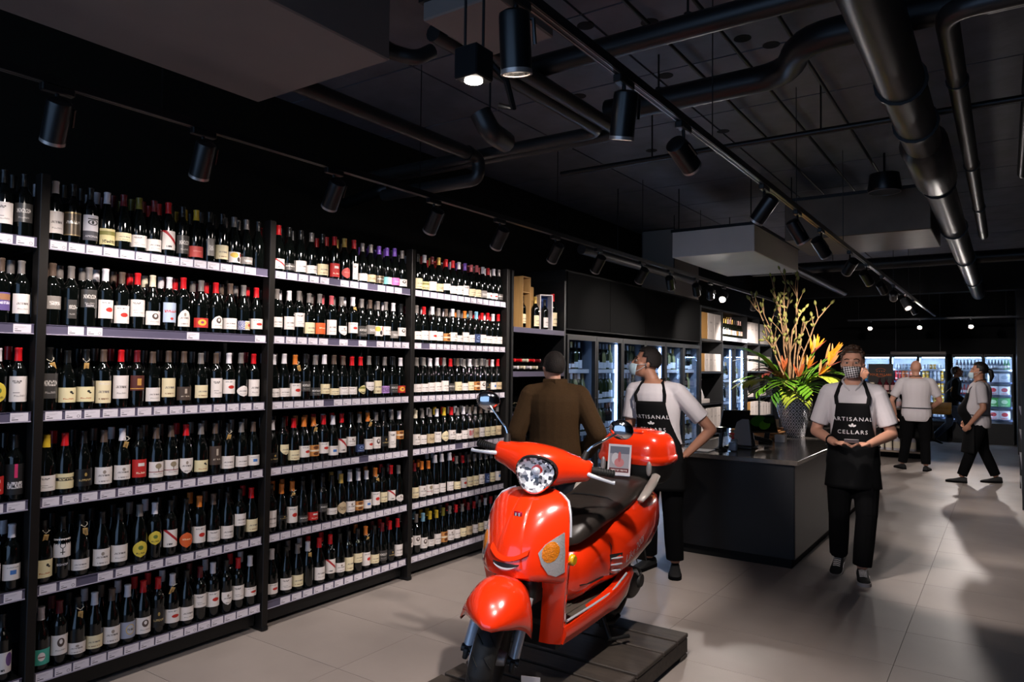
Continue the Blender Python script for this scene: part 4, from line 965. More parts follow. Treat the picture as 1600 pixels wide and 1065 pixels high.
# top box
TBX = -.385
def tb(z, k, dx=0, p=3.4): return ringsec((TBX + dx, 0, z), (1, 0, 0), (0, 1, 0), .205 * k, .225 * k, 36, p)
bx = SB().rings([tb(0.771, .74), tb(0.785, .80), tb(0.835, .92), tb(0.890, .97), tb(0.900, .97)]).put('top_box', m_blk, smooth=50)
SB().rings([tb(0.897, 1.0), tb(0.910, 1.03), tb(0.935, 1.03), tb(0.943, 1.0), tb(0.955, .985), tb(0.995, .955, -.003), tb(1.035, .89, -.008), tb(1.065, .78, -.012), tb(1.083, .6, -.016), tb(1.092, .35, -.02), tb(1.095, .05, -.02)]).put('box_lid', m_red, bx, smooth=60)
SB().rbox((TBX - .10, -.08, 1.065), (TBX + .12, .08, 1.098), .02, 3).put('lid_crest', m_red, bx, smooth=60)
for s in (1, -1):
    SB().ball((TBX + .198, s * .15, .88), (.012, .017, .045), 14, 10).put('box_latch', mat('grey_latch', '#a39c98', .3, metal=.3), bx, smooth=180)
# drive cover, rear mudguard, stand
Mv = Matrix.Translation((.08, .135, .27)) @ Matrix.Rotation(-PI / 2, 4, 'X')
ec = SB().rings([[Mv @ Vector((.13 * k * math.cos(a) + .05 * (1 - k), .085 * k * math.sin(a), zz)) for a in [2 * PI * j / 26 for j in range(26)]] for zz, k in ((-.10, 1), (.03, 1), (.05, .95), (.06, .8), (.062, .05))]).put('drive_cover', m_eng, smooth=40)
SB().lathe([(.001, .075), (.035, .075), (.045, .06), (.045, .03), (.001, .03)], 20, Matrix.Translation((.03, .135, .275)) @ Matrix.Rotation(-PI / 2, 4, 'X')).put('cover_cap', m_eng, ec)
SB().rbox((.15, .06, .19), (.42, .13, .30), .03, 3).put('engine_case', m_eng)
SB().tube([(.18, .19, .36), (.1, .20, .345), (.05, .195, .31)], [.006, .01, .008], 8).put('kick_start', m_alu)
rs = []
for i in range(12):
    a = math.radians(60 + 100 * i / 11); e = Vector((math.cos(a), 0, math.sin(a)))
    rs.append([Vector((0, y, WR)) + e * (.275 - .06 * abs(y / .09) ** 3) for y in [-.09 + .18 * j / 10 for j in range(11)]])
SB().rings(rs, False, False, False).put('rear_mudguard', m_blk, smooth=180, solid=.004)
SB().rings([[Vector((-.28, s * .07, .50)) for s in (1, -1)] + [Vector((-.30, s * -.07, .50)) for s in (1, -1)], [Vector((-.42, s * .06, .26)) for s in (1, -1)] + [Vector((-.44, s * -.06, .26)) for s in (1, -1)]]).put('plate_hanger', m_blk)
SB().rbox((.12, -.2, .22), (.55, -.10, .32), .03, 3).tube([(.3, -.15, .27), (-.25, -.17, .30)], [.05, .055], 16).put('muffler', m_eng)
SB().rbox((.30, -.09, .20), (.62, .09, .30), .02, 2).put('frame_tray', m_blk)
sd = SB().tube([(.40, .10, .24), (.39, .14, .14), (.385, .175, .052)], [.014, .013, .012], 10).put('side_stand', m_blk)
SB().tube([(.40, .165, .046), (.35, .20, .046), (.27, .235, .042)], [.010, .009, .012], 8).put('stand_foot', m_blk, sd)
SB().tube([(.36, .08, .23), (.335, .10, .09), (.22, .12, .075), (.16, .13, .10)], .012, 10).put('center_stand', m_blk)
SB().tube([(.36, -.08, .23), (.335, -.10, .09), (.22, -.12, .075)], .012, 10).put('center_stand', m_blk)
bpy.context.view_layer.update()
def sw(p): return SC.matrix_world @ Vector(p)
# picture sign standing on the seat
ps = thing('picture_sign', 'small white-framed picture sign standing on the scooter seat', 'sign')
ps.matrix_world = SC.matrix_world @ Matrix.Translation((-.02, .025, .845)) @ Matrix.Rotation(math.radians(14), 4, 'Z') @ Matrix.Rotation(math.radians(-12), 4, 'Y')
pr = printmat('scooter_picture_print', '#8f8b90', (('r', 0, 1, .72, 1, '#5b5c66'), ('e', .1, .5, .3, .75, '#b3aeb0'), ('e', .25, .75, .2, .55, '#b06a68'), ('e', .42, .58, .4, .8, '#a8504c'), ('r', 0, 1, 0, .16, '#5a1612'), ('t', .08, .92, .05, .11, '#c9b8b0')), .3)
MB().box((-.003, -.068, 0), (.003, .068, .185)).build('sign_panel', mat('white_sign_card', '#c9c3c4', .35), ps, smooth=0)
MB().box((.0032, -.058, .02), (.0038, .058, .172)).build('picture', pr, ps, smooth=0)
MB().box((-.03, -.068, 0), (.012, .068, .004)).build('sign_foot', m_door, ps, smooth=0)
cd_ = thing('price_card', 'blank white card propped on the pallet beside the front wheel', 'card', onz(829, 1078, PZ) )
MB().box((-.045, -.001, 0), (.045, .001, .062), Matrix.Rotation(.35, 4, 'Z')).build('card_face', mat('white_card', '#bdb6b8', .5), cd_, smooth=0)
MB().box((-.03, .001, 0), (.03, .03, .002), Matrix.Rotation(.35, 4, 'Z')).build('card_foot', mat('white_card', '#bdb6b8', .5), cd_, smooth=0)
# ================================================================== PEOPLE (local axes: +y forward, +x the person's right, z up)
m_skin = mat('skin_fair', '#b0806a', 0.5, spec=.35)
m_skin2 = mat('skin_tan', '#9a6c56', 0.5, spec=.35)
m_white = mat('white_cotton', '#b9b2b4', 0.85, spec=.15, bump=.12, bscale=45)
m_blkc = mat('black_cotton', '#060607', 0.9, spec=.1, bump=.1, bscale=50)
m_apron = mat('black_apron', '#080809', 0.8, spec=.15, bump=.06, bscale=60)
m_ink = mat('white_print', '#cfc9c9', 0.7)
m_jacket = mat('brown_wool', '#3d2b18', 0.85, spec=.15, noise=.25, nscale=90, bump=.2, bscale=30)
m_jean = mat('blue_denim', '#232f42', 0.8, noise=.25, nscale=40)
m_djean = mat('dark_denim', '#12151c', 0.8)
m_hairb = mat('brown_hair', '#3a2415', 0.55, noise=.5, nscale=60, bump=.6, bscale=90)
m_hairk = mat('black_hair', '#120d0b', 0.5, noise=.4, nscale=60, bump=.5, bscale=90)
m_hairs = mat('short_brown_hair', '#170e08', 0.8, noise=.4, nscale=80, bump=.5, bscale=120)
m_eye = mat('eye_white', '#8f857d', 0.3); m_iris = mat('eye_dark', '#1b120c', 0.15)
m_lip = mat('lips', '#8f4f46', 0.5)
m_mask = mat('pale_blue_mask', '#9fb4bd', 0.75)
m_leather = mat('tan_leather', '#8a6420', 0.5, noise=.3, nscale=12)
def remeshed(name, mb, m, parent, voxel, smooth=4):
    o = mb.build(name, m, None, 0)
    md = o.modifiers.new('r', 'REMESH'); md.mode = 'VOXEL'; md.voxel_size = voxel; md.use_smooth_shade = True
    if smooth:
        ms = o.modifiers.new('s', 'SMOOTH'); ms.factor = .5; ms.iterations = smooth
    dg = bpy.context.evaluated_depsgraph_get(); dg.update()
    me = bpy.data.meshes.new_from_object(o.evaluated_get(dg)); old = o.data
    o.modifiers.clear(); o.data = me; bpy.data.meshes.remove(old); me.name = name
    if not me.materials: me.materials.append(m)
    me.shade_smooth(); o.parent = parent
    return o
TOR = [(.80, .15, .11), (.90, .172, .125), (.98, .165, .118), (1.08, .148, .108), (1.18, .152, .112), (1.30, .172, .122), (1.40, .178, .118), (1.455, .165, .10), (1.50, .10, .075), (1.53, .062, .062)]
class Fig:
    def __init__(s, name, label, pos, rz, H=1.8, wide=1.0, belly=0.0, lean=0.0, voxel=.009, skin=None, pitch=0.0, side=0.0):
        s.t = thing(name, label, 'person', pos, rz); s.k = H / 1.8; s.wd = wide; s.belly = belly; s.vx = voxel; s.skin = skin or m_skin; s.lean = lean; s.side = side
    def P(s, x, y, z):
        """local point with the upper body leaning forward from the hips"""
        if z > .95: y += (z - .95) * s.lean; x += (z - .95) * s.side
        return Vector((x * s.k, y * s.k, z * s.k))
    def torso(s, z):
        a, b = interp(TOR, z); a *= s.wd; b *= (1 + (s.wd - 1) * .8)
        bl = s.belly * math.exp(-((z - 1.08) / .14) ** 2); return a + bl * .4, b + bl * .5, bl * .5
    def ring(s, z, off, n=20, a0=0, a1=2 * PI):
        a, b, cy = s.torso(z)
        return [s.P((a + off) * math.cos(t), cy + (b + off) * math.sin(t), z) for t in [a0 + (a1 - a0) * j / n for j in range(n)]]
    def trunk(s, mb, off=0, z0=.82, z1=1.53, cap=True):
        zs_ = [z0 + (z1 - z0) * i / 16 for i in range(17)]; mb.rings([s.ring(z, off if z < 1.46 else off * .6) for z in zs_])
    def limb(s, mb, pts, rad, off=0):
        mb.tube([s.P(*p) if isinstance(p, tuple) else p for p in pts], [(r + off) * s.k for r in rad], 14)
    def build(s, arms, legs, head=(0, 0, 0), sleeves=.5, top=None, bottom=None, hair=None, shoes=None, coat=None, hands=None, head_off=(0, 0, 0), bald=False, hem=.86):
        """arms: [(elbow, wrist) right, left]; legs: [(knee, ankle, toe yaw) right, left]; head: yaw, pitch, roll"""
        b = MB(); k = s.k; s.trunk(b)
        sh = 0.172 * s.wd
        s.arms = arms; s.head_yaw = head[0]
        for i, (el, wr) in enumerate(arms):
            sx = 1 if i == 0 else -1; sp = (sx * sh, 0, 1.44)
            s.limb(b, [(sx * sh * .55, 0, 1.45), sp], [.06, .06]); s.limb(b, [sp, tuple((q * .55 + w * .45) for q, w in zip(sp, el)), el], [.058, .052, .043]); b.ball(s.P(*sp), .058 * k, 12, 8); b.ball(s.P(*el), .043 * k, 12, 8)
            s.limb(b, [el, tuple(q * .65 + w * .35 for q, w in zip(el, wr)), wr], [.043, .042, .028])
            # hand
            e, w = s.P(*el), s.P(*wr); d = (w - e).normalized()
            hd = (hands or [None, None])[i]
            fd = Vector(hd[0]).normalized() if hd else d; nrm = Vector(hd[1]).normalized() if hd else Vector((sx, 0, 0)); curl = hd[2] if hd else .45
            acr = fd.cross(nrm).normalized(); nrm = acr.cross(fd).normalized()
            Mh = Matrix((acr, fd, nrm)).transposed().to_4x4(); Mh.translation = w
            thumb = sx if (acr.y > 0 or True) else 1
            th = (hd[3] if hd and len(hd) > 3 else 1)
            def hp(x, y, z): return Mh @ Vector((x * k, y * k, z * k))
            b.rings([[hp(.028 * a * math.cos(t) , y, .014 * math.sin(t)) for t in [2 * PI * j / 12 for j in range(12)]] for y, a in ((-.01, .9), (.02, 1.15), (.06, 1.45), (.085, 1.4))])
            for q in range(4):
                x0 = (-.03 + q * .02) * th; ln = (.062, .072, .067, .052)[q if th > 0 else q]; c = curl
                p0 = hp(x0, .08, 0); y, z = .08, 0.0; pts = [p0]; a_ = 0
                for sg in (.45, .32, .23): a_ += c * 1.0; y += ln * sg * math.cos(a_); z -= ln * sg * math.sin(a_); pts.append(hp(x0 * 1.05, y, z))
                b.tube(pts, [.0095 * k, .009 * k, .0085 * k, .007 * k], 8)
            b.tube([hp(-.026 * th, .015, -.004), hp(-.05 * th, .04, -.012), hp(-.05 * th, .07, -.022), hp(-.042 * th, .09, -.028)], [.013 * k, .012 * k, .0105 * k, .008 * k], 8)
        for i, (kn, an, ty_) in enumerate(legs):
            sx = 1 if i == 0 else -1; hp_ = (sx * .092 * s.wd, 0, .90)
            s.limb(b, [hp_, tuple((q + w) / 2 for q, w in zip(hp_, kn)), kn], [.092, .078, .06]); b.ball(s.P(*kn), .058 * k, 12, 8)
            s.limb(b, [kn, tuple(q * .65 + w * .35 for q, w in zip(kn, an)), an], [.056, .056, .038])
        # head
        hc = s.P(0, .015, 1.665) + Vector(head_off); s.hc = hc
        HM = Matrix.Translation(hc) @ Matrix.Rotation(head[0], 4, 'Z') @ Matrix.Rotation(-head[1], 4, 'X') @ Matrix.Rotation(head[2], 4, 'Y') @ Matrix.Scale(k * 1.05, 4); s.HM = HM
        R3 = HM.to_3x3()
        b.ball(HM @ Vector((0, -.012, .03)), (.075, .093, .092), 20, 14, R3)
        b.ball(HM @ Vector((0, .028, -.028)), (.062, .066, .088), 18, 12, R3)
        b.ball(HM @ Vector((0, .062, -.085)), (.03, .026, .026), 12, 8, R3)
        b.tube([HM @ Vector(p) for p in ((0, .088, .02), (0, .104, -.012), (0, .112, -.03), (0, .098, -.042))], [.009 * k, .0115 * k, .0145 * k, .009 * k], 8)
        b.tube([HM @ Vector(p) for p in ((-.048, .07, .024), (-.02, .088, .028), (.02, .088, .028), (.048, .07, .024))], .0095 * k, 8)
        for sx in (-1, 1):
            b.ball(HM @ Vector((sx * .076, -.008, -.008)), (.009, .017, .03), 10, 8, R3 @ Matrix.Rotation(.3 * sx, 3, 'Z'))
            b.ball(HM @ Vector((sx * .05, .05, -.02)), (.02, .02, .02), 10, 8, R3)
        nb = s.P(0, 0, 1.47); b.tube([nb, (nb + hc) / 2 + Vector((0, .0, -.02)), hc + Vector((0, 0, -.04))], [.07 * k, .056 * k, .056 * k], 14)
        s.body = remeshed('body', b, s.skin, s.t, s.vx)
        # eyes and brows
        for sx in (-1, 1):
            e = MB().ball(HM @ Vector((sx * .031, .0815, .006)), (.0135, .009, .0075), 10, 8, R3).build('eye', m_eye, s.t, 180)
            MB().ball(HM @ Vector((sx * .031, .0885, .006)), (.006, .0035, .006), 8, 6, R3).build('iris', m_iris, e, 180)
            MB().tube([HM @ Vector(p) for p in ((sx * .014, .094, .03), (sx * .034, .0885, .036), (sx * .05, .074, .03))], .0042 * k, 6).build('eyebrow', hair or m_hairk, s.t)
        MB().tube([HM @ Vector(p) for p in ((-.024, .083, -.064), (-.01, .094, -.062), (.01, .094, -.062), (.024, .083, -.064))], [.003 * k, .006 * k, .006 * k, .003 * k], 6).build('mouth', m_lip, s.t)
        # clothes
        if top:
            c = MB(); o_ = .014 if not coat else .026
            s.trunk(c, o_, hem, 1.545 if coat else 1.50)
            for i, (el, wr) in enumerate(arms):
                sx = 1 if i == 0 else -1; sp = (sx * sh, 0, 1.44)
                s.limb(c, [(sx * sh * .45, 0, 1.462), (sx * sh, 0, 1.44)], [.05, .052], o_); c.ball(s.P(*sp), (.054 + o_) * k, 12, 8)
                if sleeves <= 1:
                    m_ = tuple(q + (w - q) * sleeves * 1.0 for q, w in zip(sp, el)); s.limb(c, [sp, tuple((q + w) / 2 for q, w in zip(sp, m_)), m_], [.056, .055, .054], o_ + .004)
                else:
                    m_ = tuple(q + (w - q) * .93 for q, w in zip(el, wr)); s.limb(c, [sp, el], [.06, .052], o_); c.ball(s.P(*el), (.05 + o_) * k, 12, 8); s.limb(c, [el, tuple((q + w) / 2 for q, w in zip(el, m_)), m_], [.05, .047, .040], o_)
            s.top = remeshed('jacket' if coat else 'shirt', c, top, s.t, s.vx, 3)
        if bottom:
            c = MB(); s.trunk(c, .012, .82, 1.0)
            for i, (kn, an, ty_) in enumerate(legs):
                sx = 1 if i == 0 else -1; hp_ = (sx * .092 * s.wd, 0, .90)
                s.limb(c, [hp_, tuple((q + w) / 2 for q, w in zip(hp_, kn)), kn], [.096, .085, .068], .012); c.ball(s.P(*kn), .078 * k, 12, 8)
                s.limb(c, [kn, tuple((q + w) / 2 for q, w in zip(kn, an)), tuple(q * .06 + w * .94 for q, w in zip(kn, an))], [.066, .064, .058], .012)
            s.bot = remeshed('trousers', c, bottom, s.t, s.vx, 3)
        for i, (kn, an, ty_) in enumerate(legs): s.shoe(an, ty_, shoes)
        if hair and not bald: s.hair(hair)
        return s
    def shoe(s, an, yaw, style):
        k = s.k; a = s.P(an[0], an[1], 0); lift = max(0, an[2] - .085) * k; pit = -min(.9, lift * 5.0)
        if isinstance(yaw, tuple): yaw, pit = yaw
        M = Matrix.Translation(a + Vector((0, 0, lift))) @ Matrix.Rotation(yaw, 4, 'Z') @ Matrix.Rotation(pit, 4, 'X')
        prof = [(-.075, .03, .078), (-.05, .036, .088), (0, .038, .088), (.05, .041, .070), (.10, .046, .055), (.15, .047, .045), (.185, .036, .036), (.20, .018, .028)]
        rs = []
        for y, w, h in prof:
            rs.append([M @ Vector((w * k * math.copysign(abs(math.cos(t)) ** .7, math.cos(t)), y * k, .022 * k + (h - .022) * k * max(0, math.sin(t)) ** .8 if math.sin(t) > 0 else .022 * k)) for t in [2 * PI * j / 16 for j in range(16)]])
        sh = MB().rings(rs).build('shoe', mat('black_canvas', '#0c0c0d', .7), s.t, 50)
        so = MB().rings([[M @ Vector((w * 1.08 * k, y * 1.02 * k, 0)), M @ Vector((w * 1.1 * k, y * 1.02 * k, .026 * k)), M @ Vector((-w * 1.1 * k, y * 1.02 * k, .026 * k)), M @ Vector((-w * 1.08 * k, y * 1.02 * k, 0))] for y, w, h in prof]).build('sole', mat('sole_white', '#9a918c', .7) if style == 'sneaker' else m_blkc, sh, 40)
        if style == 'sneaker':
            for q in range(5): MB().tube([M @ Vector((sx * .026 * k, (.035 + q * .018) * k, (.078 - q * .0065) * k + (.006 if sx == 0 else 0))) for sx in (-1, 0, 1)], .004 * k, 6).build('lace', mat('lace_white', '#b3aaa6', .8), sh)
            for sx in (-1, 1): MB().tube([M @ Vector((sx * .047 * k, y * k, z * k)) for y, z in ((.09, .035), (.05, .052), (.01, .038), (-.05, .06))], .003 * k, 6).build('side_stripe', mat('lace_white', '#b3aaa6', .8), sh)
    def hair(s, m, scale=1.0, long=False):
        HM = s.HM; n, q = 36, 22; v = []; f = []; rnd = random.Random(3)
        for i in range(q + 1):
            la = -PI / 2 + PI * i / q
            for j in range(n):
                lo = 2 * PI * j / n
                d = Vector((math.cos(la) * math.sin(lo), math.cos(la) * math.cos(lo), math.sin(la)))
                r = 1.075 + .02 * rnd.random() + (.05 * max(0, d.z) * (1 if scale > 1 else 0))
                v.append(HM @ (Vector((0, -.012, .03)) + Vector((d.x * .0765 * r, d.y * .0945 * r, d.z * .0945 * r * (scale if d.z > 0 else 1)))))
        for i in range(q):
            for j in range(n):
                lo = 2 * PI * (j + .5) / n; la = -PI / 2 + PI * (i + .5) / q
                fr = math.cos(lo)
                lim = .58 if fr > .55 else (.12 if fr > .12 else (-.28 if fr > -.15 else -.62))
                if la > lim: f.append((i * n + j, i * n + (j + 1) % n, (i + 1) * n + (j + 1) % n, (i + 1) * n + j))
        mb = MB(); mb.add(v, f); o = mb.build('hair', m, s.t, 180)
        md = o.modifiers.new('thick', 'SOLIDIFY'); md.thickness = .008; md.offset = -.6
        return o
    def curls(s, m, n=70, r=.014):
        rnd = random.Random(5); mb = MB()
        for _ in range(n):
            a, b_ = rnd.uniform(0, 2 * PI), rnd.uniform(.35, 1.5)
            d = Vector((math.cos(b_) * math.sin(a), math.cos(b_) * math.cos(a), math.sin(b_)))
            if d.y > .62: continue
            c = s.HM @ (Vector((0, -.012, .03)) + Vector((d.x * .083, d.y * .101, d.z * .108)))
            mb.ball(c, (r * rnd.uniform(.7, 1.2), r * rnd.uniform(.9, 1.6), r * rnd.uniform(.6, 1.0)), 7, 5, Matrix.Rotation(rnd.uniform(0, 3), 3, 'Z'))
        o = mb.build('hair_curls', m, s.t, 180); o['kind'] = 'stuff'
    def mask(s, m, y0=-.02, y1=-.108):
        HM = s.HM; rs = []
        for i in range(9):
            t = i / 8; z = y0 + (y1 - y0) * t; hw = .066 - .02 * abs(t - .35) - .014 * t; bul = .026 * math.sin(PI * min(1, .15 + t * .85)) + .004
            rs.append([HM @ Vector((hw * math.sin(u * 1.2) / math.sin(1.2), .052 + .045 * math.cos(u * 1.2) + bul * (1 - u * u) + .004, z)) for u in [-1 + 2 * j / 14 for j in range(15)]])
        o = MB().rings(rs, False, False, False).build('face_mask', m, s.t, 180)
        o.modifiers.new('thick', 'SOLIDIFY').thickness = .002
        for sx in (-1, 1):
            for z in (y0 - .006, y1 + .03): MB().tube([HM @ Vector((sx * .062, .072, z)), HM @ Vector((sx * .076, .03, z * .6)), HM @ Vector((sx * .08, -.014, -.004))], .0018, 5).build('mask_strap', m, o)
    def apron(s, ztop=1.36, zwaist=1.03, zbot=.62, text=True, neck=True, off=.03, skirt_in=.0, wrap=1.05):
        def surf(u, z):
            zz = max(z, .80); a, b, cy = s.torso(max(zz, .86)); o_ = off
            if z < .95: o_ += (.95 - z) * .10
            p = s.P((a + o_) * math.sin(u), cy + (b + o_) * math.cos(u), max(z, .2)); return p
        s.surf = surf; rs = []
        for i in range(25):
            z = zbot + (ztop - zbot) * i / 24
            if z < zwaist: hw = wrap + .25
            else: t = (z - zwaist) / (ztop - zwaist); hw = (wrap + .25) * (1 - t) ** 1.6 + .62 * (1 - (1 - t) ** 1.6)
            rs.append([surf(hw * q, z) + (Vector((0, .006 * math.sin(q * 9 + z * 4), 0)) if z < .9 else Vector()) for q in [-1 + 2 * j / 20 for j in range(21)]])
        ap = MB().rings(rs, False, False, False).build('apron', m_apron, s.t, 180)
        ap.modifiers.new('thick', 'SOLIDIFY').thickness = .004
        if neck:
            for sx in (-1, 1):
                MB().tube([surf(sx * .58, ztop - .01), surf(sx * .62, ztop + .05) + Vector((0, .004, 0)), s.P(sx * .085, .05, 1.51), s.P(sx * .075, -.03, 1.535), s.P(0, -.075, 1.535)], [(.004, .014)] * 5, 8).build('neck_strap', m_apron, ap)
        MB().tube([surf(sx, zwaist - .01) for sx in [wrap + .2 + (2 * PI - 2 * wrap - .4) * j / 14 for j in range(15)]], [(.005, .012)] * 15, 8).build('waist_tie', m_apron, ap)
        if text:
            for w, sz, z, sp in (('ARTISANAL', .042, 1.235, 1.25), ('CELLARS', .042, 1.135, 1.25)):
                v, f = text_geo(w, sz, 0, 'CENTER', sp)
                zz = z; a, b, cy = s.torso(zz); R = (a + b) / 2 + off
                mb = MB(); mb.add([surf(-p.x / R * 1.05, zz + p.y) + (s.P(0, .006, 0) - s.P(0, 0, 0)) for p in v], f); mb.build('lettering', m_ink, ap, 0)
            leaf = MB()
            for dx, dz, aa in ((0, .008, 0), (-.012, 0, .9), (.012, 0, -.9)):
                pts = [(dx + .007 * math.cos(t) * math.cos(aa) - .012 * math.sin(t) * math.sin(aa), dz + .007 * math.cos(t) * math.sin(aa) + .012 * math.sin(t) * math.cos(aa)) for t in [2 * PI * j / 10 for j in range(10)]]
                leaf.add([surf(-x / .15, 1.185 + z) + s.P(0, .006, 0) for x, z in pts], [tuple(range(10))])
            leaf.build('leaf_emblem', m_ink, ap, 0)
        return ap
    def collar(s, m):
        for sx in (-1, 1):
            MB().tube([s.P(0, -.075, 1.535), s.P(sx * .06, -.05, 1.545), s.P(sx * .075, .02, 1.525), s.P(sx * .05, .085, 1.485), s.P(sx * .02, .105, 1.455)], [(.018, .006), (.02, .006), (.022, .006), (.024, .005), (.008, .004)], 8).build('collar', m, s.t)

# --- assistant walking up the aisle, reading a card
f = onz(1343, 906, 0)
wk = Fig('person', 'person in checked mask and printed black apron walking with a card in hand', (-1.01, 6.25, 0), PI + .13, 1.80, .98, .01, voxel=.0075)
wk.build(arms=[((.275, -.03, 1.12), (.115, .235, 1.055)), ((-.275, -.03, 1.12), (-.115, .235, 1.055))],
         legs=[((.10, .06, .49), (.115, -.16, .11), (-.1, -.25)), ((-.095, .09, .49), (-.06, .10, .085), (.12, .0))],
         head=(-.05, -.02, 0), sleeves=.78, top=m_white, bottom=m_blkc, hair=m_hairb, shoes='sneaker', hands=[((-.85, .5, .06), (0, -.35, .9), .30, -1), ((.85, .5, .06), (0, -.35, .9), .30, 1)])
wk.curls(m_hairb); wk.apron(zbot=.70); wk.collar(m_white)
chk = bpy.data.materials.new('checked_mask'); chk.use_nodes = True
nt = chk.node_tree; tc = nt.nodes.new('ShaderNodeTexCoord'); cn = nt.nodes.new('ShaderNodeTexChecker'); mp = nt.nodes.new('ShaderNodeMapping'); mp.inputs['Rotation'].default_value = (0, .6, 0); mp.inputs['Scale'].default_value = (14, .01, 14)
cn.inputs['Scale'].default_value = 6; cn.inputs['Color1'].default_value = srgb('#d0c9c9'); cn.inputs['Color2'].default_value = srgb('#0c0c0c')
nt.links.new(tc.outputs['Object'], mp.inputs[0]); nt.links.new(mp.outputs[0], cn.inputs[0]); nt.links.new(cn.outputs[0], nt.nodes['Principled BSDF'].inputs['Base Color'])
wk.mask(chk)
MB().tube([wk.P(.15, .18, 1.07) + Vector((.03 * math.cos(t), .01 * math.cos(t) , .034 * math.sin(t))) for t in [2 * PI * j / 16 for j in range(17)]], [(.004, .01)] * 17, 8).build('wristband', m_blkc, wk.t)
bpy.context.view_layer.update()
o = thing('paper_card', 'small white card held in both hands of the walking person', 'card', wk.t.matrix_world @ wk.P(0, .345, 1.085), PI + .13)
MB().rbox((-.05, -.03, -.001), (.05, .03, .001), .0008, 1, Matrix.Rotation(.5, 4, 'X')).build('card_sheet', mat('white_card', '#bdb6b8', .5), o)
# --- assistant by the counter, hand on hip
s2 = Fig('person', 'person in blue mask and printed apron with one hand on the hip', (-2.30, 5.47, 0), PI + .02, 1.79, 1.06, .0, voxel=.0075, side=.10, skin=m_skin2)
s2.build(arms=[((.25, .03, 1.12), (.23, .16, .86)), ((-.40, -.10, 1.14), (-.20, .0, .93))],
         legs=[((.10, .02, .49), (.11, -.02, .085), -.2), ((-.11, .03, .49), (-.13, .02, .085), .35)],
         head=(-1.15, -.16, 0), sleeves=.72, top=m_white, bottom=m_blkc, hair=m_hairs, shoes='plain', head_off=(.05, 0, 0), hands=[None, ((.75, .3, -.5), (-.3, -.2, .6), .7, 1)])
s2.mask(m_mask); s2.apron(zbot=.66)
# --- customer in a brown jacket seen from behind
s1 = Fig('person', 'person in a brown wool jacket looking into the gift shelf', (-2.93, 4.86, 0), .55, 1.75, 1.13, .03, voxel=.009, lean=.02)
s1.build(arms=[((.34, -.08, 1.13), (.25, .14, .95)), ((-.31, -.02, 1.12), (-.27, .16, .95))],
         legs=[((.10, .02, .49), (.11, -.02, .085), -.2), ((-.10, .03, .49), (-.11, .02, .085), .2)],
         head=(.35, -.18, .06), sleeves=2, top=m_jacket, bottom=m_djean, hair=m_hairs, shoes='plain', coat=True, hem=.74, head_off=(-.015, .02, -.01))
MB().tube([s1.P(-.085, .06, 1.50), s1.P(-.09, -.02, 1.545), s1.P(0, -.08, 1.545), s1.P(.09, -.02, 1.545), s1.P(.085, .06, 1.50)], [(.022, .012)] * 5, 10).build('jacket_collar', m_jacket, s1.t)
a_, b_, c_ = s1.torso(.9); MB().box((-.003, -(b_ + .034) * s1.k, .74 * s1.k), (.003, -(b_ + .024) * s1.k, .95 * s1.k)).build('back_vent', m_blkc, s1.t)
# --- bald assistant at the gin display
s4 = Fig('person', 'bald person in a white t-shirt and apron strings seen from behind', (-1.22, 13.4, 0), .12, 1.79, 1.2, .03, voxel=.012)
s4.build(arms=[((.34, .08, 1.14), (.22, .30, 1.0)), ((-.36, .03, 1.12), (-.30, .16, .88))],
         legs=[((.12, .02, .49), (.13, -.04, .085), -.25), ((-.14, .05, .49), (-.21, .08, .085), .5)],
         head=(.1, -.1, 0), sleeves=.75, top=m_white, bottom=m_blkc, hair=None, shoes='plain', bald=True, hem=.8)
s4.apron(text=False, zbot=.5)
# --- customer in a dark jacket striding past the fridges
s5 = Fig('person', 'person in black jacket and jeans striding past the drinks fridges', (-1.02, 18.6, 0), -PI / 2 + .1, 1.72, 1.0, .02, voxel=.013, lean=.16, skin=mat('skin_dark', '#5a3826', .5))
s5.build(arms=[((.24, .02, 1.14), (.20, .22, 1.02)), ((-.24, -.06, 1.13), (-.2, .05, .9))],
         legs=[((.09, .22, .50), (.08, .36, .085), 0), ((-.09, -.04, .47), (-.08, -.36, .14), (0, -.35))],
         head=(-.1, -.3, 0), sleeves=2, top=m_blkc, bottom=m_jean, hair=m_hairk, shoes='plain', coat=True, hem=.82)
bg_ = thing('shoulder_bag', 'tan leather bag hanging from the striding person', 'bag', (-1.22, 18.22, .67), .05)
MB().rbox((-.23, -.07, 0), (.23, .07, .26), .04, 3).build('bag_body', m_leather, bg_)
MB().rbox((-.232, -.08, .12), (.232, -.06, .265), .01, 2).build('bag_flap', m_leather, bg_)
MB().tube([(-.2, 0, .25), (.1, .02, .46), (.24, .06, .60), (.22, .08, .5)], [(.004, .02)] * 4, 6).build('bag_strap', m_leather, bg_)
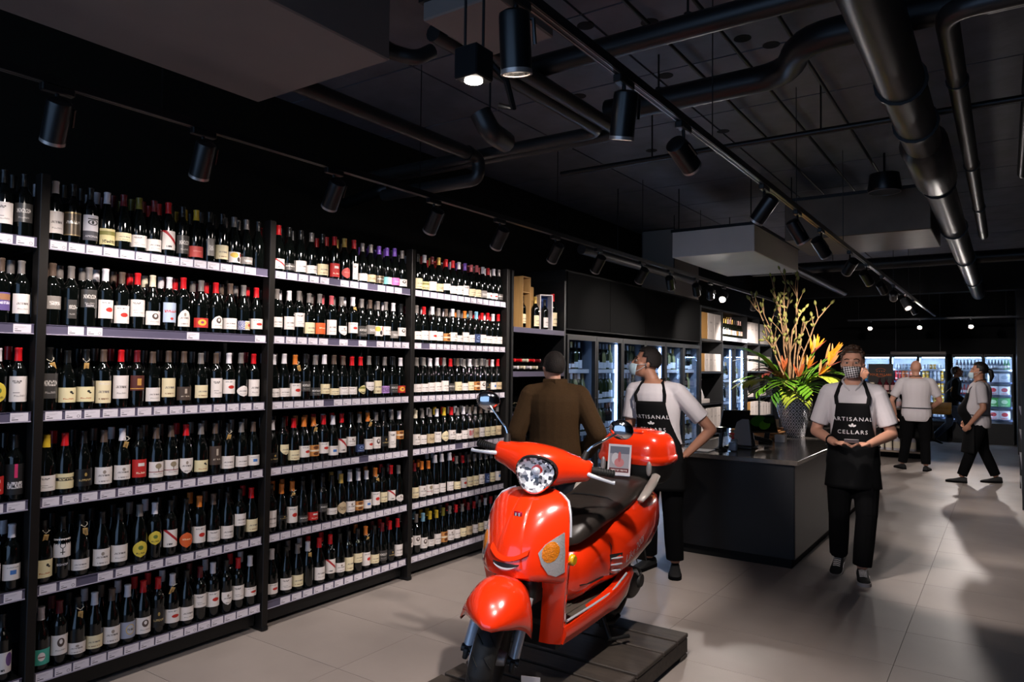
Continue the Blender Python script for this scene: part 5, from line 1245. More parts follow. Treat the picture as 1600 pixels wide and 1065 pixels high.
# --- assistant with a ponytail in profile
s6 = Fig('person', 'person with dark ponytail and pale mask in white t-shirt, standing in profile', (-.34, 12.5, 0), PI / 2 + .1, 1.75, 1.22, .12, voxel=.011, lean=-.03, skin=m_skin2)
s6.build(arms=[((.29, -.03, 1.12), (.26, .13, .90)), ((-.29, -.03, 1.12), (-.27, .14, .88))],
         legs=[((.12, -.06, .49), (.13, -.22, .09), (.1, -.05)), ((-.12, .10, .50), (-.13, .24, .085), -.1)],
         head=(0.05, -.02, 0), sleeves=.78, top=m_white, bottom=m_blkc, hair=m_hairk, shoes='plain', hem=.82)
s6.mask(m_mask); s6.apron(ztop=1.34, zbot=.45, text=False, wrap=.95)
MB().tube([s6.HM @ Vector(p) for p in ((0, -.10, .02), (0, -.14, .0), (0, -.155, -.07), (0, -.14, -.15))], [.03, .036, .03, .012], 10).build('ponytail', m_hairk, s6.t, 180)
# --- colleague half hidden behind the walking person
s7 = Fig('person', 'person in black standing half hidden behind the walking assistant', (-1.80, 11.75, 0), -PI / 2 - .5, 1.72, 1.05, .0, voxel=.013, skin=m_skin2)
s7.build(arms=[((.26, .0, 1.13), (.2, .2, 1.0)), ((-.26, .0, 1.13), (-.2, .2, 1.0))], legs=[((.10, .02, .49), (.11, -.02, .085), -.2), ((-.10, .03, .49), (-.11, .02, .085), .2)],
         head=(.3, -.1, 0), sleeves=2, top=m_blkc, bottom=m_blkc, hair=m_hairk, shoes='plain')
# ================================================================== TRACK LIGHTING
m_track = mat('black_track', '#131314', 0.35, metal=.3)
m_cond = mat('track_conductor', '#8a847c', 0.3, metal=.8)
m_lampk = mat('lamp_housing', '#0f1012', 0.32, metal=.2, spec=.6)
m_bezel = mat('lamp_bezel', '#a59a94', 0.3, metal=.6)
m_on = mat('lamp_led_on', '#ffffff', emit='#fff0e2', estr=30)
m_off = mat('lamp_lens', '#5a5550', .2)
ZTR = 2.70
def track(name, label, x, y0, y1, z=ZTR, cross=False):
    t = thing(name, label, 'light track', (0, 0, 0))
    if not cross:
        MB().box((x - .018, y0, z), (x + .018, y1, z + .034)).build('rail', m_track, t, smooth=0)
        MB().box((x - .012, y0, z - .002), (x - .007, y1, z)).box((x + .007, y0, z - .002), (x + .012, y1, z)).build('conductor', m_cond, t, smooth=0)
        y = y0 + 1.2
        while y < y1:
            if not (7.4 < y < 8.7 and x > -2): MB().cyl((x, y, z + .034), (x, y, ZC), .003, n=5).build('hanger_wire', m_track, t)
            y += 1.7
    else:
        MB().box((y0, x - .018, z), (y1, x + .018, z + .034)).build('rail', m_track, t, smooth=0)
        for q in (y0 + .2, y1 - .2): MB().cyl((q, x, z + .034), (q, x, ZC), .003, n=5).build('hanger_wire', m_track, t)
    return t
TL_X, TR_X = -3.07, -1.17
track('light_track', 'black track of spotlights running above the wine racks', TL_X, -1.2, 12.2)
track('light_track', 'black track of spotlights running above the scooter and counter', TR_X, -1.2, 16.6)
track('light_track', 'short black cross track of spotlights in front of the drinks fridges', 16.2, -2.7, .2, 2.62, True)
lamp_parts = {'housing': MB().lathe([(.001, .09), (.03, .09), (.044, .082), (.046, .07), (.046, -.085), (.040, -.085), (.040, -.06), (.001, -.06)], 22).mesh('housing', m_lampk, 35),
              'bezel': MB().lathe([(.0462, -.075), (.0468, -.088), (.040, -.088), (.040, -.075)], 22, None, 0, False, False).mesh('bezel', m_bezel, 35)}
lens_on = MB().lathe([(.001, -.064), (.0385, -.064), (.0385, -.061), (.001, -.061)], 20).mesh('lens', m_on, 35)
lens_off = MB().lathe([(.001, -.064), (.0385, -.064), (.0385, -.061), (.001, -.061)], 20).mesh('lens', m_off, 35)
def lamp(x, y, aim, label, power, angle=55, blend=.5, z=ZTR, drop=.14, lit=True, group='track spotlights', glow=None):
    """one spotlight: adapter on the track, stem, yoke, swivelling cylinder aimed at a point"""
    t = thing('track_spotlight', label, 'spotlight', (x, y, z), 0, group)
    MB().rbox((-.017, -.06, -.03), (.017, .06, 0), .004, 1).build('track_adapter', m_lampk, t)
    MB().cyl((0, 0, -.03), (0, 0, -drop + .07), .008, n=8).build('stem', m_lampk, t)
    c = Vector((0, 0, -drop)); d = (Vector(aim) - (Vector((x, y, z)) + c)).normalized()
    R = d.to_track_quat('-Z', 'Y').to_matrix().to_4x4(); M = Matrix.Translation(c) @ R
    MB().tube([c + Vector((0, 0, .075)), c + R @ Vector((.056, 0, .06)), c + R @ Vector((.058, 0, -.01))], .006, 6).build('yoke', m_lampk, t)
    h = link_mesh('housing', lamp_parts['housing'], t); h.matrix_local = M
    b = link_mesh('bezel', lamp_parts['bezel'], h)
    link_mesh('lens', lens_on if lit else lens_off, h)
    if power:
        q = Vector((x, y, z)) + c + d * .075
        spot('spot_light', q, aim, power, angle, blend, size=.035)
    return t
def ty(px, py, x): return onx(px, py, x).y
# above the racks, washing the shelves
PW = 1.0
for k, (px, py) in enumerate(((90, 130), (318, 203), (522, 269), (678, 318), (781, 348), (868, 373), (935, 393), (1003, 414), (1047, 428), (1088, 440), (1131, 452))):
    y = ty(px, py, TL_X)
    if k < 8: lamp(TL_X, y, (RX, y + .12 + .05 * k, 1.6 if k < 2 else 1.85), 'black track spotlight above the wine racks, %s from the rack end without gift boxes' % nth(k), (60, 76, 80, 80, 78, 66, 35, 35)[k] * PW, 106, 1.0)
    elif k < 10: lamp(TL_X, y, (RX + .3, y + 1.5, 1.4), 'black track spotlight above the wall coolers, %s of two turned away' % nth(k - 8), 50 * PW, 60, .6)
    else: lamp(TL_X, y, (RX + .9, y - 3, 1.0), 'lit track spotlight shining outward above the carton shelves', 110 * PW, 80, .6)
for k, (px, tz) in enumerate(((1110, 10.8), (1178, 12.1), (1215, 13.4))):
    lamp(TL_X, ty(px, 446 + (px - 1110) * .3, TL_X), (RX, tz, 1.35), 'track spotlight aimed at the carton shelf, %s of three past the coolers' % nth(k), 300 * PW, 80, .8)
# above the aisle
RT = [((806, 0), (-1.35, 2.2, 0), 70, 90, 'largest-looking lit spotlight on the aisle track, above the scooter'),
      ((975, 142), (-1.75, 3.0, 0), 220, 84, 'spotlight on the aisle track with a bent side bracket'),
      ((1068, 208), (-.8, 6.3, 1.05), 260, 32, 'spotlight on the aisle track just past the bent-bracket lamp'),
      ((1194, 300), (-2.4, 4.7, 1.15), 220, 70, 'lit spotlight on the aisle track above the counter end'),
      ((1246, 337), (.0, 6.5, 0), 170, 42, 'spotlight aimed at the aisle floor, first of the close pair above the counter'),
      ((1283, 364), (-.05, 8.6, 0), 190, 42, 'spotlight aimed at the aisle floor, second of the close pair above the counter'),
      ((1328, 396), (-1.98, 8.3, 1.7), 330, 62, 'spotlight over the flower arrangement on the aisle track'),
      ((1354, 415), (-.1, 11.3, 0), 220, 42, 'spotlight on the aisle track two past the flower arrangement lamp'),
      ((1378, 433), (-.5, 13.2, .5), 200, 60, 'spotlight on the aisle track three past the flower arrangement lamp'),
      ((1396, 446), (-1.7, 14.8, 1), 200, 60, 'spotlight on the aisle track four past the flower arrangement lamp'),
      ((1415, 460), (.1, 10.2, .2), 60, 40, 'small lit spotlight far along the aisle track, nearer of the lit pair'),
      ((1427, 469), (-.2, 13.2, .2), 130, 45, 'small lit spotlight far along the aisle track, farther of the lit pair')]
for (px, py), aim, pw, an, lb in RT:
    lamp(TR_X, ty(px, py, TR_X), aim, lb, pw * PW, an, .55)
for k, x in enumerate((-2.28, -1.4, -.55)):
    lamp(x, 16.2, (x + .05, 12.4, .3), 'lit spotlight on the far cross track, %s from the wall rack side' % nth(k), (25, 40, 220)[k] * PW, 80, .6, z=2.62, drop=.12)
# boxy twin lamp on a drop rod beside the ceiling slab
p = onz(740, 126, 2.62)
t = thing('box_downlight', 'boxy lit downlight hanging from rods beside the ceiling slab', 'downlight', p)
MB().rbox((-.05, -.05, .0), (.05, .05, .11), .005, 1).build('housing', m_lampk, t)
MB().lathe([(.001, -.004), (.032, -.004), (.032, .002), (.001, .002)], 18).build('lens', m_on, t)
for sx in (-.04, .04): MB().cyl((sx, 0, .11), (sx, 0, ZC - p.z), .005, n=6).build('rod', m_lampk, t)
MB().tube([(.03, .05, .08), (.07, .10, .02), (.06, .16, -.06), (0, .16, -.04)], .012, 8).build('cable', m_lampk, t)
spot('spot_light', p + Vector((0, 0, -.01)), (p.x - 1.0, p.y + 1.0, 0), 40 * PW, 80, .6)

# ================================================================== CEILING SERVICES
m_pipe = mat('black_pipe', '#161617', 0.38, metal=.25)
m_duct = mat('dark_galvanised_duct', '#3b3a3a', 0.38, metal=.55, noise=.3, nscale=6)
m_slab = mat('grey_brown_duct_board', '#6b5f59', 0.6, noise=.15, nscale=3)
def pipe(name, label, pts, r, m=m_pipe, cat='pipe', n=12, hang=(), collars=()):
    t = thing(name, label, cat, (0, 0, 0))
    # round the corners
    P = [Vector(p) for p in pts]; q = [P[0]]
    for i in range(1, len(P) - 1):
        a, b, c = P[i - 1], P[i], P[i + 1]; k = min(r * 2.5, (b - a).length * .45, (c - b).length * .45)
        s, e = b + (a - b).normalized() * k, b + (c - b).normalized() * k
        for j in range(6): u = j / 5; q.append(s * (1 - u) ** 2 + b * 2 * u * (1 - u) + e * u * u)
    q.append(P[-1])
    MB().tube(q, r, n).build('pipe_run', m, t, smooth=50)
    for h in hang: 
        h = Vector(h); MB().cyl(h, (h.x, h.y, ZC), .006, n=6).build('hanger_rod', m_pipe, t)
        MB().cyl((h.x, h.y, h.z - .01), (h.x, h.y, h.z + .012), .02, n=8).build('hanger_nut', m_pipe, t)
    for c, d in collars:
        c = Vector(c); d = Vector(d).normalized(); MB().tube([c - d * .012, c + d * .012], r * 1.14, 16).build('collar', m_pipe, t)
    return t
X_, Yv = Vector((1, 0, 0)), Vector((0, 1, 0))
a = onz(830, 108, 3.2)
pipe('cross_pipe', 'black pipe crossing the ceiling above the first aisle spotlight', [(-2.15, 3.15, 3.2), (.9, 3.15, 3.2)], .055, hang=[(-1.2, 3.15, 3.25), (-.2, 3.15, 3.25)])
b0, b1, b2, b3 = onz(935, 192, 3.2), onz(1232, 128, 3.2), onz(1275, 75, 3.2), onz(1362, 52, 3.2)
pipe('bent_cross_pipe', 'thick black pipe crossing the ceiling with an s-shaped bend', [(-2.1, b0.y, 3.26), (-.98, b0.y, 3.26), (-.84, 3.72, 3.26), (.3, 3.72, 3.26)], .075, hang=[(-1.75, b0.y, 3.33), (-.5, 3.72, 3.33)])
pipe('thin_cross_pipe', 'thin black pipe crossing the ceiling beyond the bent pipe', [(-3.0, 5.04, 3.2), (.8, 5.04, 3.2)], .02, hang=[(-2.2, 5.04, 3.2), (-1.0, 5.04, 3.2)])
rd = pipe('round_duct', 'large dark metal round duct running above the aisle', [(-.41, -.5, 3.02), (-.41, 15.5, 3.02)], .105, m_duct, 'duct', 20, hang=[(-.41, 4.1, 3.12), (-.41, 8, 3.12)], collars=[((-.41, y, 3.02), Yv) for y in (2.2, 3.9, 4.6, 6.2, 8.2, 10.4, 13)])
MB().tube([(-.41, 5.0, 3.02), (-.41, 5.06, 3.02), (-.41, 6.0, 3.02), (-.41, 6.06, 3.02)], [.105, .135, .135, .105], 20).build('duct_sleeve', m_duct, rd)
pipe('side_duct', 'slim dark pipe running beside the round duct', [(.3, 3.35, 3.08), (-.19, 3.35, 3.08), (-.19, 9.2, 3.08)], .045, m_duct, 'duct', 14, collars=[((-.19, y, 3.08), Yv) for y in (4.2, 6.0, 7.6)])
pipe('wall_pipe', 'thin dark pipe high beside the wall edge', [(.12, 2.0, 3.3), (.12, 7.5, 3.3), (.7, 7.5, 3.3)], .03, m_pipe)
for k, (p0, p1) in enumerate((((1000, 20), (1300, 320)), ((1100, 0), (1345, 320)), ((1195, 0), (1240, 60)))):
    s, e = onz(*p0, 3.49), onz(*p1, 3.49); x = (s.x + e.x) / 2
    pipe('ceiling_conduit', 'pair of thin conduits along the ceiling, %s line beside the aisle track' % nth(k), [(x, .6, 3.5), (x, 9.5, 3.5)], .012, m_pipe, 'conduit', 8)
# pipes over the racks
s, e = onz(535, 150, 3.05), onz(748, 246, 3.05)
pipe('elbow_pipe', 'grey pipe ending in a downturned elbow above the wine racks', [(e.x, 2.3, 3.05), (e.x, e.y, 3.05), (e.x, e.y, 2.9), (e.x - .9, e.y, 2.9)], .045, m_duct, 'pipe', 14, collars=[((e.x, e.y - .12, 3.05), Yv)])
for k in range(2):
    s, e = onz(785 + 8 * k, 243 + 6 * k, 3.1), onz(938, 205, 3.1)
    pipe('return_pipe', 'grey pipe bending along the ceiling behind the boxy downlight, %s of two' % nth(k), [(s.x - 1.2, e.y + .1 * k, 3.1), (e.x + .1 * k, e.y + .1 * k, 3.1), (e.x + .1 * k, e.y - 1.6, 3.1)], .04, m_duct, 'pipe', 12)
s = onz(600, 85, 3.1); 
pipe('sagging_hose', 'sagging black hose beside the ceiling slab', [onz(560, 20, 3.2), onz(600, 78, 3.05), onz(650, 92, 3.02), onz(675, 80, 3.08)], .035, m_duct, 'hose', 12)
pipe('low_curved_pipe', 'dark curved pipe hanging low over the racks', [onz(470, 330, 2.95), onz(540, 318, 2.9), onz(595, 298, 2.95), onz(604, 294, 2.97)], .045, m_pipe, hang=[onz(540, 318, 2.93)])
pipe('curved_vent_pipe', 'dark curved vent pipe below the boxy downlight', [onz(750, 175, 3.0), onz(765, 205, 2.9), onz(790, 222, 2.9)], .06, m_duct, hang=[onz(765, 203, 2.95)])
pipe('cooler_pipe', 'grey insulated pipe running above the wall coolers', [(-3.45, 6.2, 2.78), (-3.45, 9.2, 2.78)], .05, m_duct, hang=[(-3.45, 7, 2.82), (-3.45, 8.6, 2.82)])
# air units and duct boards
def slab(name, label, x0, x1, y0, y1, z, h, m=m_slab, cat='air unit'):
    t = thing(name, label, cat, ((x0 + x1) / 2, (y0 + y1) / 2, z))
    w, l = (x1 - x0) / 2, (y1 - y0) / 2
    MB().rbox((-w, -l, 0), (w, l, h), .006, 1).build('casing', m, t)
    MB().box((-w - .012, -l - .012, h - .03), (w + .012, l + .012, h)).build('top_flange', m_pipe, t, smooth=0)
    for sx in (-w + .05, w - .05):
        for sy in (-l + .06, l - .06): MB().cyl((sx, sy, h), (sx, sy, ZC - z), .006, n=6).build('hanger_rod', m_pipe, t)
    return t
slab('air_unit', 'big grey-brown ceiling slab above the near wine racks', -3.02, -2.13, -.6, 2.16, 2.9, .34)
a, b = onz(763, 107, 2.95), onz(838, 140, 2.95)
slab('air_unit', 'small grey slab panel next to the boxy downlight', -1.85, -1.5, 2.05, 2.45, 2.95, .1)
slab('air_unit', 'brown metal duct box above the aisle behind the flowers', -1.82, -.55, 7.45, 8.6, 2.9, .42, mat('brown_duct_metal', '#6b5b4c', .4, metal=.3, noise=.35, nscale=4, stretch=(1, 6, 1)))
slab('air_unit', 'pale grey ceiling slab above the flower arrangement', -2.95, -2.08, 7.3, 9.15, 2.8, .3, mat('pale_duct_board', '#d6cabf', .6, noise=.1, nscale=3))
t = thing('smoke_extractor', 'round black ceiling speaker with a thin silver ring above the aisle', 'speaker', onz(1382, 300, 3.2))
MB().lathe([(.001, 0), (.13, 0), (.14, .02), (.12, .16), (.001, .16)], 20).build('can', m_lampk, t)
MB().lathe([(.128, -.004), (.134, -.004), (.134, .002), (.128, .002)], 24, None, 0, False, False).build('ring', m_bezel, t)
MB().cyl((0, 0, .16), (0, 0, ZC - 3.2), .01, n=6).build('hanger_rod', m_pipe, t)
pipe('far_cross_duct', 'dark duct crossing behind the brown duct box', [(-3.5, 12.2, 3.25), (.6, 12.2, 3.25)], .09, m_pipe, 'duct')
pipe('far_grey_pipe', 'grey pipe along the ceiling past the flower arrangement', [(-2.4, 9.6, 3.0), (-2.4, 14.0, 3.0)], .06, m_duct, hang=[(-2.4, 10, 3.04), (-2.4, 13, 3.04)])
t = thing('light_bar', 'unlit white bar fixture hanging in front of the drinks fridges', 'light fixture', ony(1434, 552, 17.0))
MB().rbox((-.5, -.05, -.02), (.5, .05, .04), .01, 2).build('diffuser', mat('unlit_diffuser', '#6b625e', .5), t)
for sx in (-.4, .4): MB().cyl((sx, 0, .04), (sx, 0, ZC - t.location.z), .004, n=5).build('hanger_wire', m_pipe, t)
beam = MB().box((XL, 15.2, 3.05), (XR, 15.5, ZC)).build('trim_3', m_black, smooth=0); tag(beam, kind='structure')
# ================================================================== VASE AND FLOWERS
vb = Vector((-1.93, 8.28, ZT))
vz = bpy.data.materials.new('lattice_glaze'); vz.use_nodes = True
nt = vz.node_tree; N, L = nt.nodes, nt.links; bs = N['Principled BSDF']; bs.inputs['Roughness'].default_value = .12; bs.inputs['Coat Weight'].default_value = .5
tc = N.new('ShaderNodeTexCoord'); sp = N.new('ShaderNodeSeparateXYZ'); L.new(tc.outputs['Object'], sp.inputs[0])
def mt(op, a, b=None, c=None):
    n = N.new('ShaderNodeMath'); n.operation = op
    for i, x in enumerate((a, b, c)):
        if x is None: continue
        if isinstance(x, (int, float)): n.inputs[i].default_value = x
        else: L.new(x, n.inputs[i])
    return n.outputs[0]
ang = mt('MULTIPLY', mt('ARCTAN2', sp.outputs[1], sp.outputs[0]), 8 / PI); hz = mt('MULTIPLY', sp.outputs[2], 14.0)
d1 = mt('ABSOLUTE', mt('SUBTRACT', mt('FRACT', mt('ADD', ang, hz)), .5)); d2 = mt('ABSOLUTE', mt('SUBTRACT', mt('FRACT', mt('SUBTRACT', ang, hz)), .5))
line = mt('GREATER_THAN', mt('MAXIMUM', d1, d2), .40); edge = mt('GREATER_THAN', mt('MAXIMUM', d1, d2), .455)
dot = mt('LESS_THAN', mt('ADD', mt('MULTIPLY', d1, d1), mt('MULTIPLY', d2, d2)), .016); hole = mt('LESS_THAN', mt('ADD', mt('MULTIPLY', d1, d1), mt('MULTIPLY', d2, d2)), .003)
k_ = mt('MAXIMUM', mt('SUBTRACT', line, edge), mt('SUBTRACT', dot, hole))
k_ = mt('MAXIMUM', mt('GREATER_THAN', mt('MAXIMUM', d1, d2), .425), mt('SUBTRACT', mt('LESS_THAN', mt('ADD', mt('MULTIPLY', d1, d1), mt('MULTIPLY', d2, d2)), .04), hole))
mx = N.new('ShaderNodeMix'); mx.data_type = 'RGBA'; L.new(k_, mx.inputs['Factor']); mx.inputs['A'].default_value = srgb('#e2dfe2'); mx.inputs['B'].default_value = srgb('#23262f'); L.new(mx.outputs['Result'], bs.inputs['Base Color'])
t = thing('ceramic_vase', 'large white ceramic vase with a dark diamond lattice on the counter', 'vase', vb)
MB().lathe([(.001, 0), (.108, 0), (.112, .01), (.125, .1), (.15, .2), (.18, .3), (.192, .36), (.185, .41), (.165, .44), (.158, .44), (.17, .40), (.175, .36), (.001, .34)], 40).build('vessel', vz, t)
MB().lathe([(.158, .436), (.168, .436), (.168, .448), (.158, .448)], 40).build('rim', vz, t)
m_twig = mat('pale_twig', '#8f6d4b', .75, noise=.3, nscale=30)
m_bud = mat('green_bud', '#7d7a3a', .6, noise=.3, nscale=40)
m_leafs = [mat('leaf_green', '#5f8f22', .4, noise=.3, nscale=12), mat('leaf_dark', '#3c6a1a', .4, noise=.3, nscale=12), mat('leaf_yellow', '#a3b038', .45, noise=.3, nscale=12), mat('leaf_red', '#6b2a20', .5)]
m_pet = [mat('orange_petal', '#d98a1c', .5), mat('pale_orange_petal', '#b98250', .55), mat('rust_petal', '#9a4a24', .55)]
fa = thing('flower_arrangement', 'tall arrangement of budding branches, palm leaves and orange bird flowers', 'flowers', vb + Vector((0, 0, .36)))
fo = fa.location.copy(); rnd = random.Random(11)
def fp(px, py, dy=0): return ony(px, py, vb.y + dy) - fo
bud_me = MB().lathe([(.001, 0), (.008, .006), (.013, .02), (.011, .036), (.001, .052)], 8).mesh('bud', m_bud, 180)
def branch(tip, dy, r=.011, bend=.06, twigs=5, buds=5):
    tip = fp(*tip, dy); base = Vector((rnd.uniform(-.05, .05), rnd.uniform(-.05, .05), 0)); n = 9; pts = []
    sd = Vector((rnd.uniform(-1, 1), rnd.uniform(-1, 1), 0)) * bend
    for i in range(n):
        u = i / (n - 1); p = base.lerp(tip, u) + Vector((0, 0, .18 * math.sin(PI * u))) + sd * math.sin(PI * u) + Vector((rnd.uniform(-1, 1), rnd.uniform(-1, 1), rnd.uniform(-1, 1))) * .012
        pts.append(p)
    b = MB().tube(pts, [r * (1 - .6 * i / (n - 1)) for i in range(n)], 7).build('branch', m_twig, fa, 60)
    def bud(p, d, s=1):
        o = link_mesh('bud', bud_me, fa, p, d.to_track_quat('Z', 'Y').to_euler(), (s,) * 3)
    for q in range(twigs):
        i = rnd.randint(3, n - 2); p = pts[i]; d = (pts[i + 1] - pts[i]).normalized()
        e = p + (d * .7 + Vector((rnd.uniform(-1, 1), rnd.uniform(-.6, .6), rnd.uniform(0, .7))) * .6).normalized() * rnd.uniform(.07, .2)
        MB().tube([p, (p + e) / 2 + Vector((0, 0, .012)), e], [r * .5, r * .4, r * .28], 6).build('twig', m_twig, b, 60)
        bud(e, (e - p).normalized(), rnd.uniform(.8, 1.3))
    for q in range(buds):
        i = rnd.randint(n // 2, n - 1); bud(pts[i], Vector((rnd.uniform(-1, 1), rnd.uniform(-1, 1), .9)).normalized(), rnd.uniform(.7, 1.2))
    bud(pts[-1], (pts[-1] - pts[-2]).normalized(), 1.3)
for tip, dy in (((1226, 428), 0), ((1208, 440), -.1), ((1243, 433), -.08), ((1172, 468), 0), ((1190, 480), .1), ((1253, 487), -.1), ((1296, 476), .05), ((1265, 500), .1), ((1234, 455), .12), ((1215, 470), -.12), ((1196, 530), -.05)):
    branch(tip, dy, rnd.uniform(.009, .013), .05, rnd.randint(4, 7), rnd.randint(4, 7))
def leaf_mesh(ln, w, m, curl=.25, n=6):
    rs = []
    for i in range(n + 1):
        u = i / n; hw = w * math.sin(PI * min(.98, .06 + u * .94)) ** .8; z = -curl * ln * u * u
        rs.append([Vector((-hw, ln * u, z + .15 * hw)), Vector((0, ln * u, z)), Vector((hw, ln * u, z + .15 * hw))])
    me = MB().rings(rs, False, False, False)
    top = list(me.v); n0 = len(top); me.add([(x, y, z - .0015) for x, y, z in top], [tuple(reversed(f)) for f in me.f])
    return me.mesh('leaf', m, 60)
lf = [leaf_mesh(.20, .027, m_leafs[k % 4], .2 + .1 * (k % 3)) for k in range(4)]
def frond(tip, dy, mi, pairs=8, ln=1.0):
    tip = fp(*tip, dy); base = Vector((0, 0, .03)); rib = [base.lerp(tip, u) + Vector((0, 0, .12 * math.sin(PI * u))) for u in [i / 8 for i in range(9)]]
    fr = MB().tube(rib, [.005 - .0005 * i for i in range(9)], 6).build('frond_stem', m_leafs[2], fa)
    for q in range(pairs):
        u = .35 + .62 * q / (pairs - 1); i = min(7, int(u * 8)); p = rib[i].lerp(rib[i + 1], u * 8 - i); d = (rib[i + 1] - rib[i]).normalized(); sd = d.cross(Vector((0, 0, 1))).normalized()
        for s in (-1, 1):
            dd = (d * .75 + sd * s * .8 + Vector((0, 0, .15))).normalized(); nrm = Vector((0, 0, 1))
            M = frame(p, dd.cross(nrm), dd); o = link_mesh('leaf', lf[mi], fr); o.matrix_local = M @ Matrix.Scale(ln * (1.1 - .5 * abs(u - .6)), 4)
for tip, dy, mi, ln in (((1168, 548), -.1, 0, 1.3), ((1175, 562), .15, 1, 1.25), ((1162, 592), -.15, 0, 1.1), ((1166, 597), .1, 2, 1.2), ((1187, 610), -.25, 0, 1.1), ((1205, 620), -.35, 1, 1.0), ((1270, 612), -.3, 0, 1.1), ((1302, 592), -.1, 2, 1.1), ((1310, 585), .1, 0, 1.2), ((1300, 610), .1, 1, 1.1), ((1245, 622), -.4, 2, 1.0), ((1225, 600), -.35, 0, 1.0), ((1195, 585), -.25, 3, .9), ((1205, 572), .2, 1, 1.0), ((1280, 575), .25, 1, 1.0), ((1230, 615), .4, 1, 1.0), ((1188, 577), 0, 3, .8)):
    frond(tip, dy, mi, 7, ln)
pt = [leaf_mesh(.15, .013, m_pet[k], .05) for k in range(3)]
for k, (px, py, dy) in enumerate(((1268, 552, -.1), (1275, 545, 0), (1290, 560, .1), (1262, 575, -.15), (1295, 572, -.05), (1280, 585, -.2), (1252, 572, .1), (1300, 555, .1), (1248, 590, -.25), (1225, 580, -.2))):
    p = fp(px, py, dy); b0 = Vector((rnd.uniform(-.03, .03), 0, .05))
    st_ = MB().tube([b0, b0.lerp(p, .6) + Vector((0, 0, .05)), p], [.007, .006, .005], 6).build('flower_stem', m_leafs[0], fa)
    ax = (p - b0).normalized()
    MB().tube([p, p + (ax + Vector((.6, 0, -.1))).normalized() * .14], [.011, .001], 6).build('beak', m_pet[2] if k % 2 else m_leafs[3], st_)
    for q in range(6):
        dd = (ax + Vector((rnd.uniform(-.7, 1.0), rnd.uniform(-.6, .6), rnd.uniform(.1, 1.1)))).normalized()
        o = link_mesh('petal', pt[(k + q) % 2 if k < 8 else 2], st_); o.matrix_local = frame(p, dd.orthogonal(), dd) @ Matrix.Scale(rnd.uniform(.8, 1.2), 4)

# ================================================================== DRINKS FRIDGES at the far wall
FY = 19.2
m_fin = mat('fridge_interior', '#d3dae2', .5)
m_fled = mat('fridge_led', '#ffffff', emit='#dcecff', estr=45)
can_cols = {'white': '#c9ccd2', 'gold': '#c8962c', 'red': '#b81c22', 'grey': '#8a94a3', 'orange': '#d0621c', 'blue': '#4d74a8', 'teal': '#3f8c86'}
can_me = {k: MB().lathe([(.001, 0), (.026, 0), (.033, .01), (.033, .108), (.027, .12), (.001, .12)], 10).mesh('drink_can', printmat('can_' + k, c, (('r', 0, 1, .42, .56, '#e8e4e0'),), .3, 'YZ', metal=.3), 40) for k, c in can_cols.items()}
btl_me = {}
for k, c, lc in (('brown', '#2c160a', '#b9b2b0'), ('green', '#2f6a24', '#c9c4ba'), ('red', '#a01a20', '#d8d0d0'), ('dark', '#141618', '#b8b4b8')):
    btl_me[k] = MB().lathe([(.001, 0), (.03, 0), (.031, .12), (.026, .15), (.014, .18), (.013, .225), (.001, .226)], 10).lathe([(.0315, .04), (.0315, .10)], 10, None, 1, False, False).mesh('beer_bottle', [mat('beer_glass_' + k, c, .12), mat('beer_label_' + k, lc, .6)], 40)
pk_me = {}
for k, c, c2 in (('white', '#c9ccd4', '#9aa6b8'), ('red', '#c9c4c6', '#b02a30'), ('green', '#3d8a3a', '#bcd0a8'), ('orange', '#c94a28', '#d8c8b8')):
    pk_me[k] = MB().rbox((-.1, -.09, 0), (.1, .09, .2), .004, 1).mesh('drinks_pack', printmat('pack_' + k, c, (('e', .2, .8, .35, .8, c2), ('t', .15, .85, .1, .2, c2)), .5, 'XZ'), 0)
FZ = [1.662, 1.384, 1.103, .84, .558]
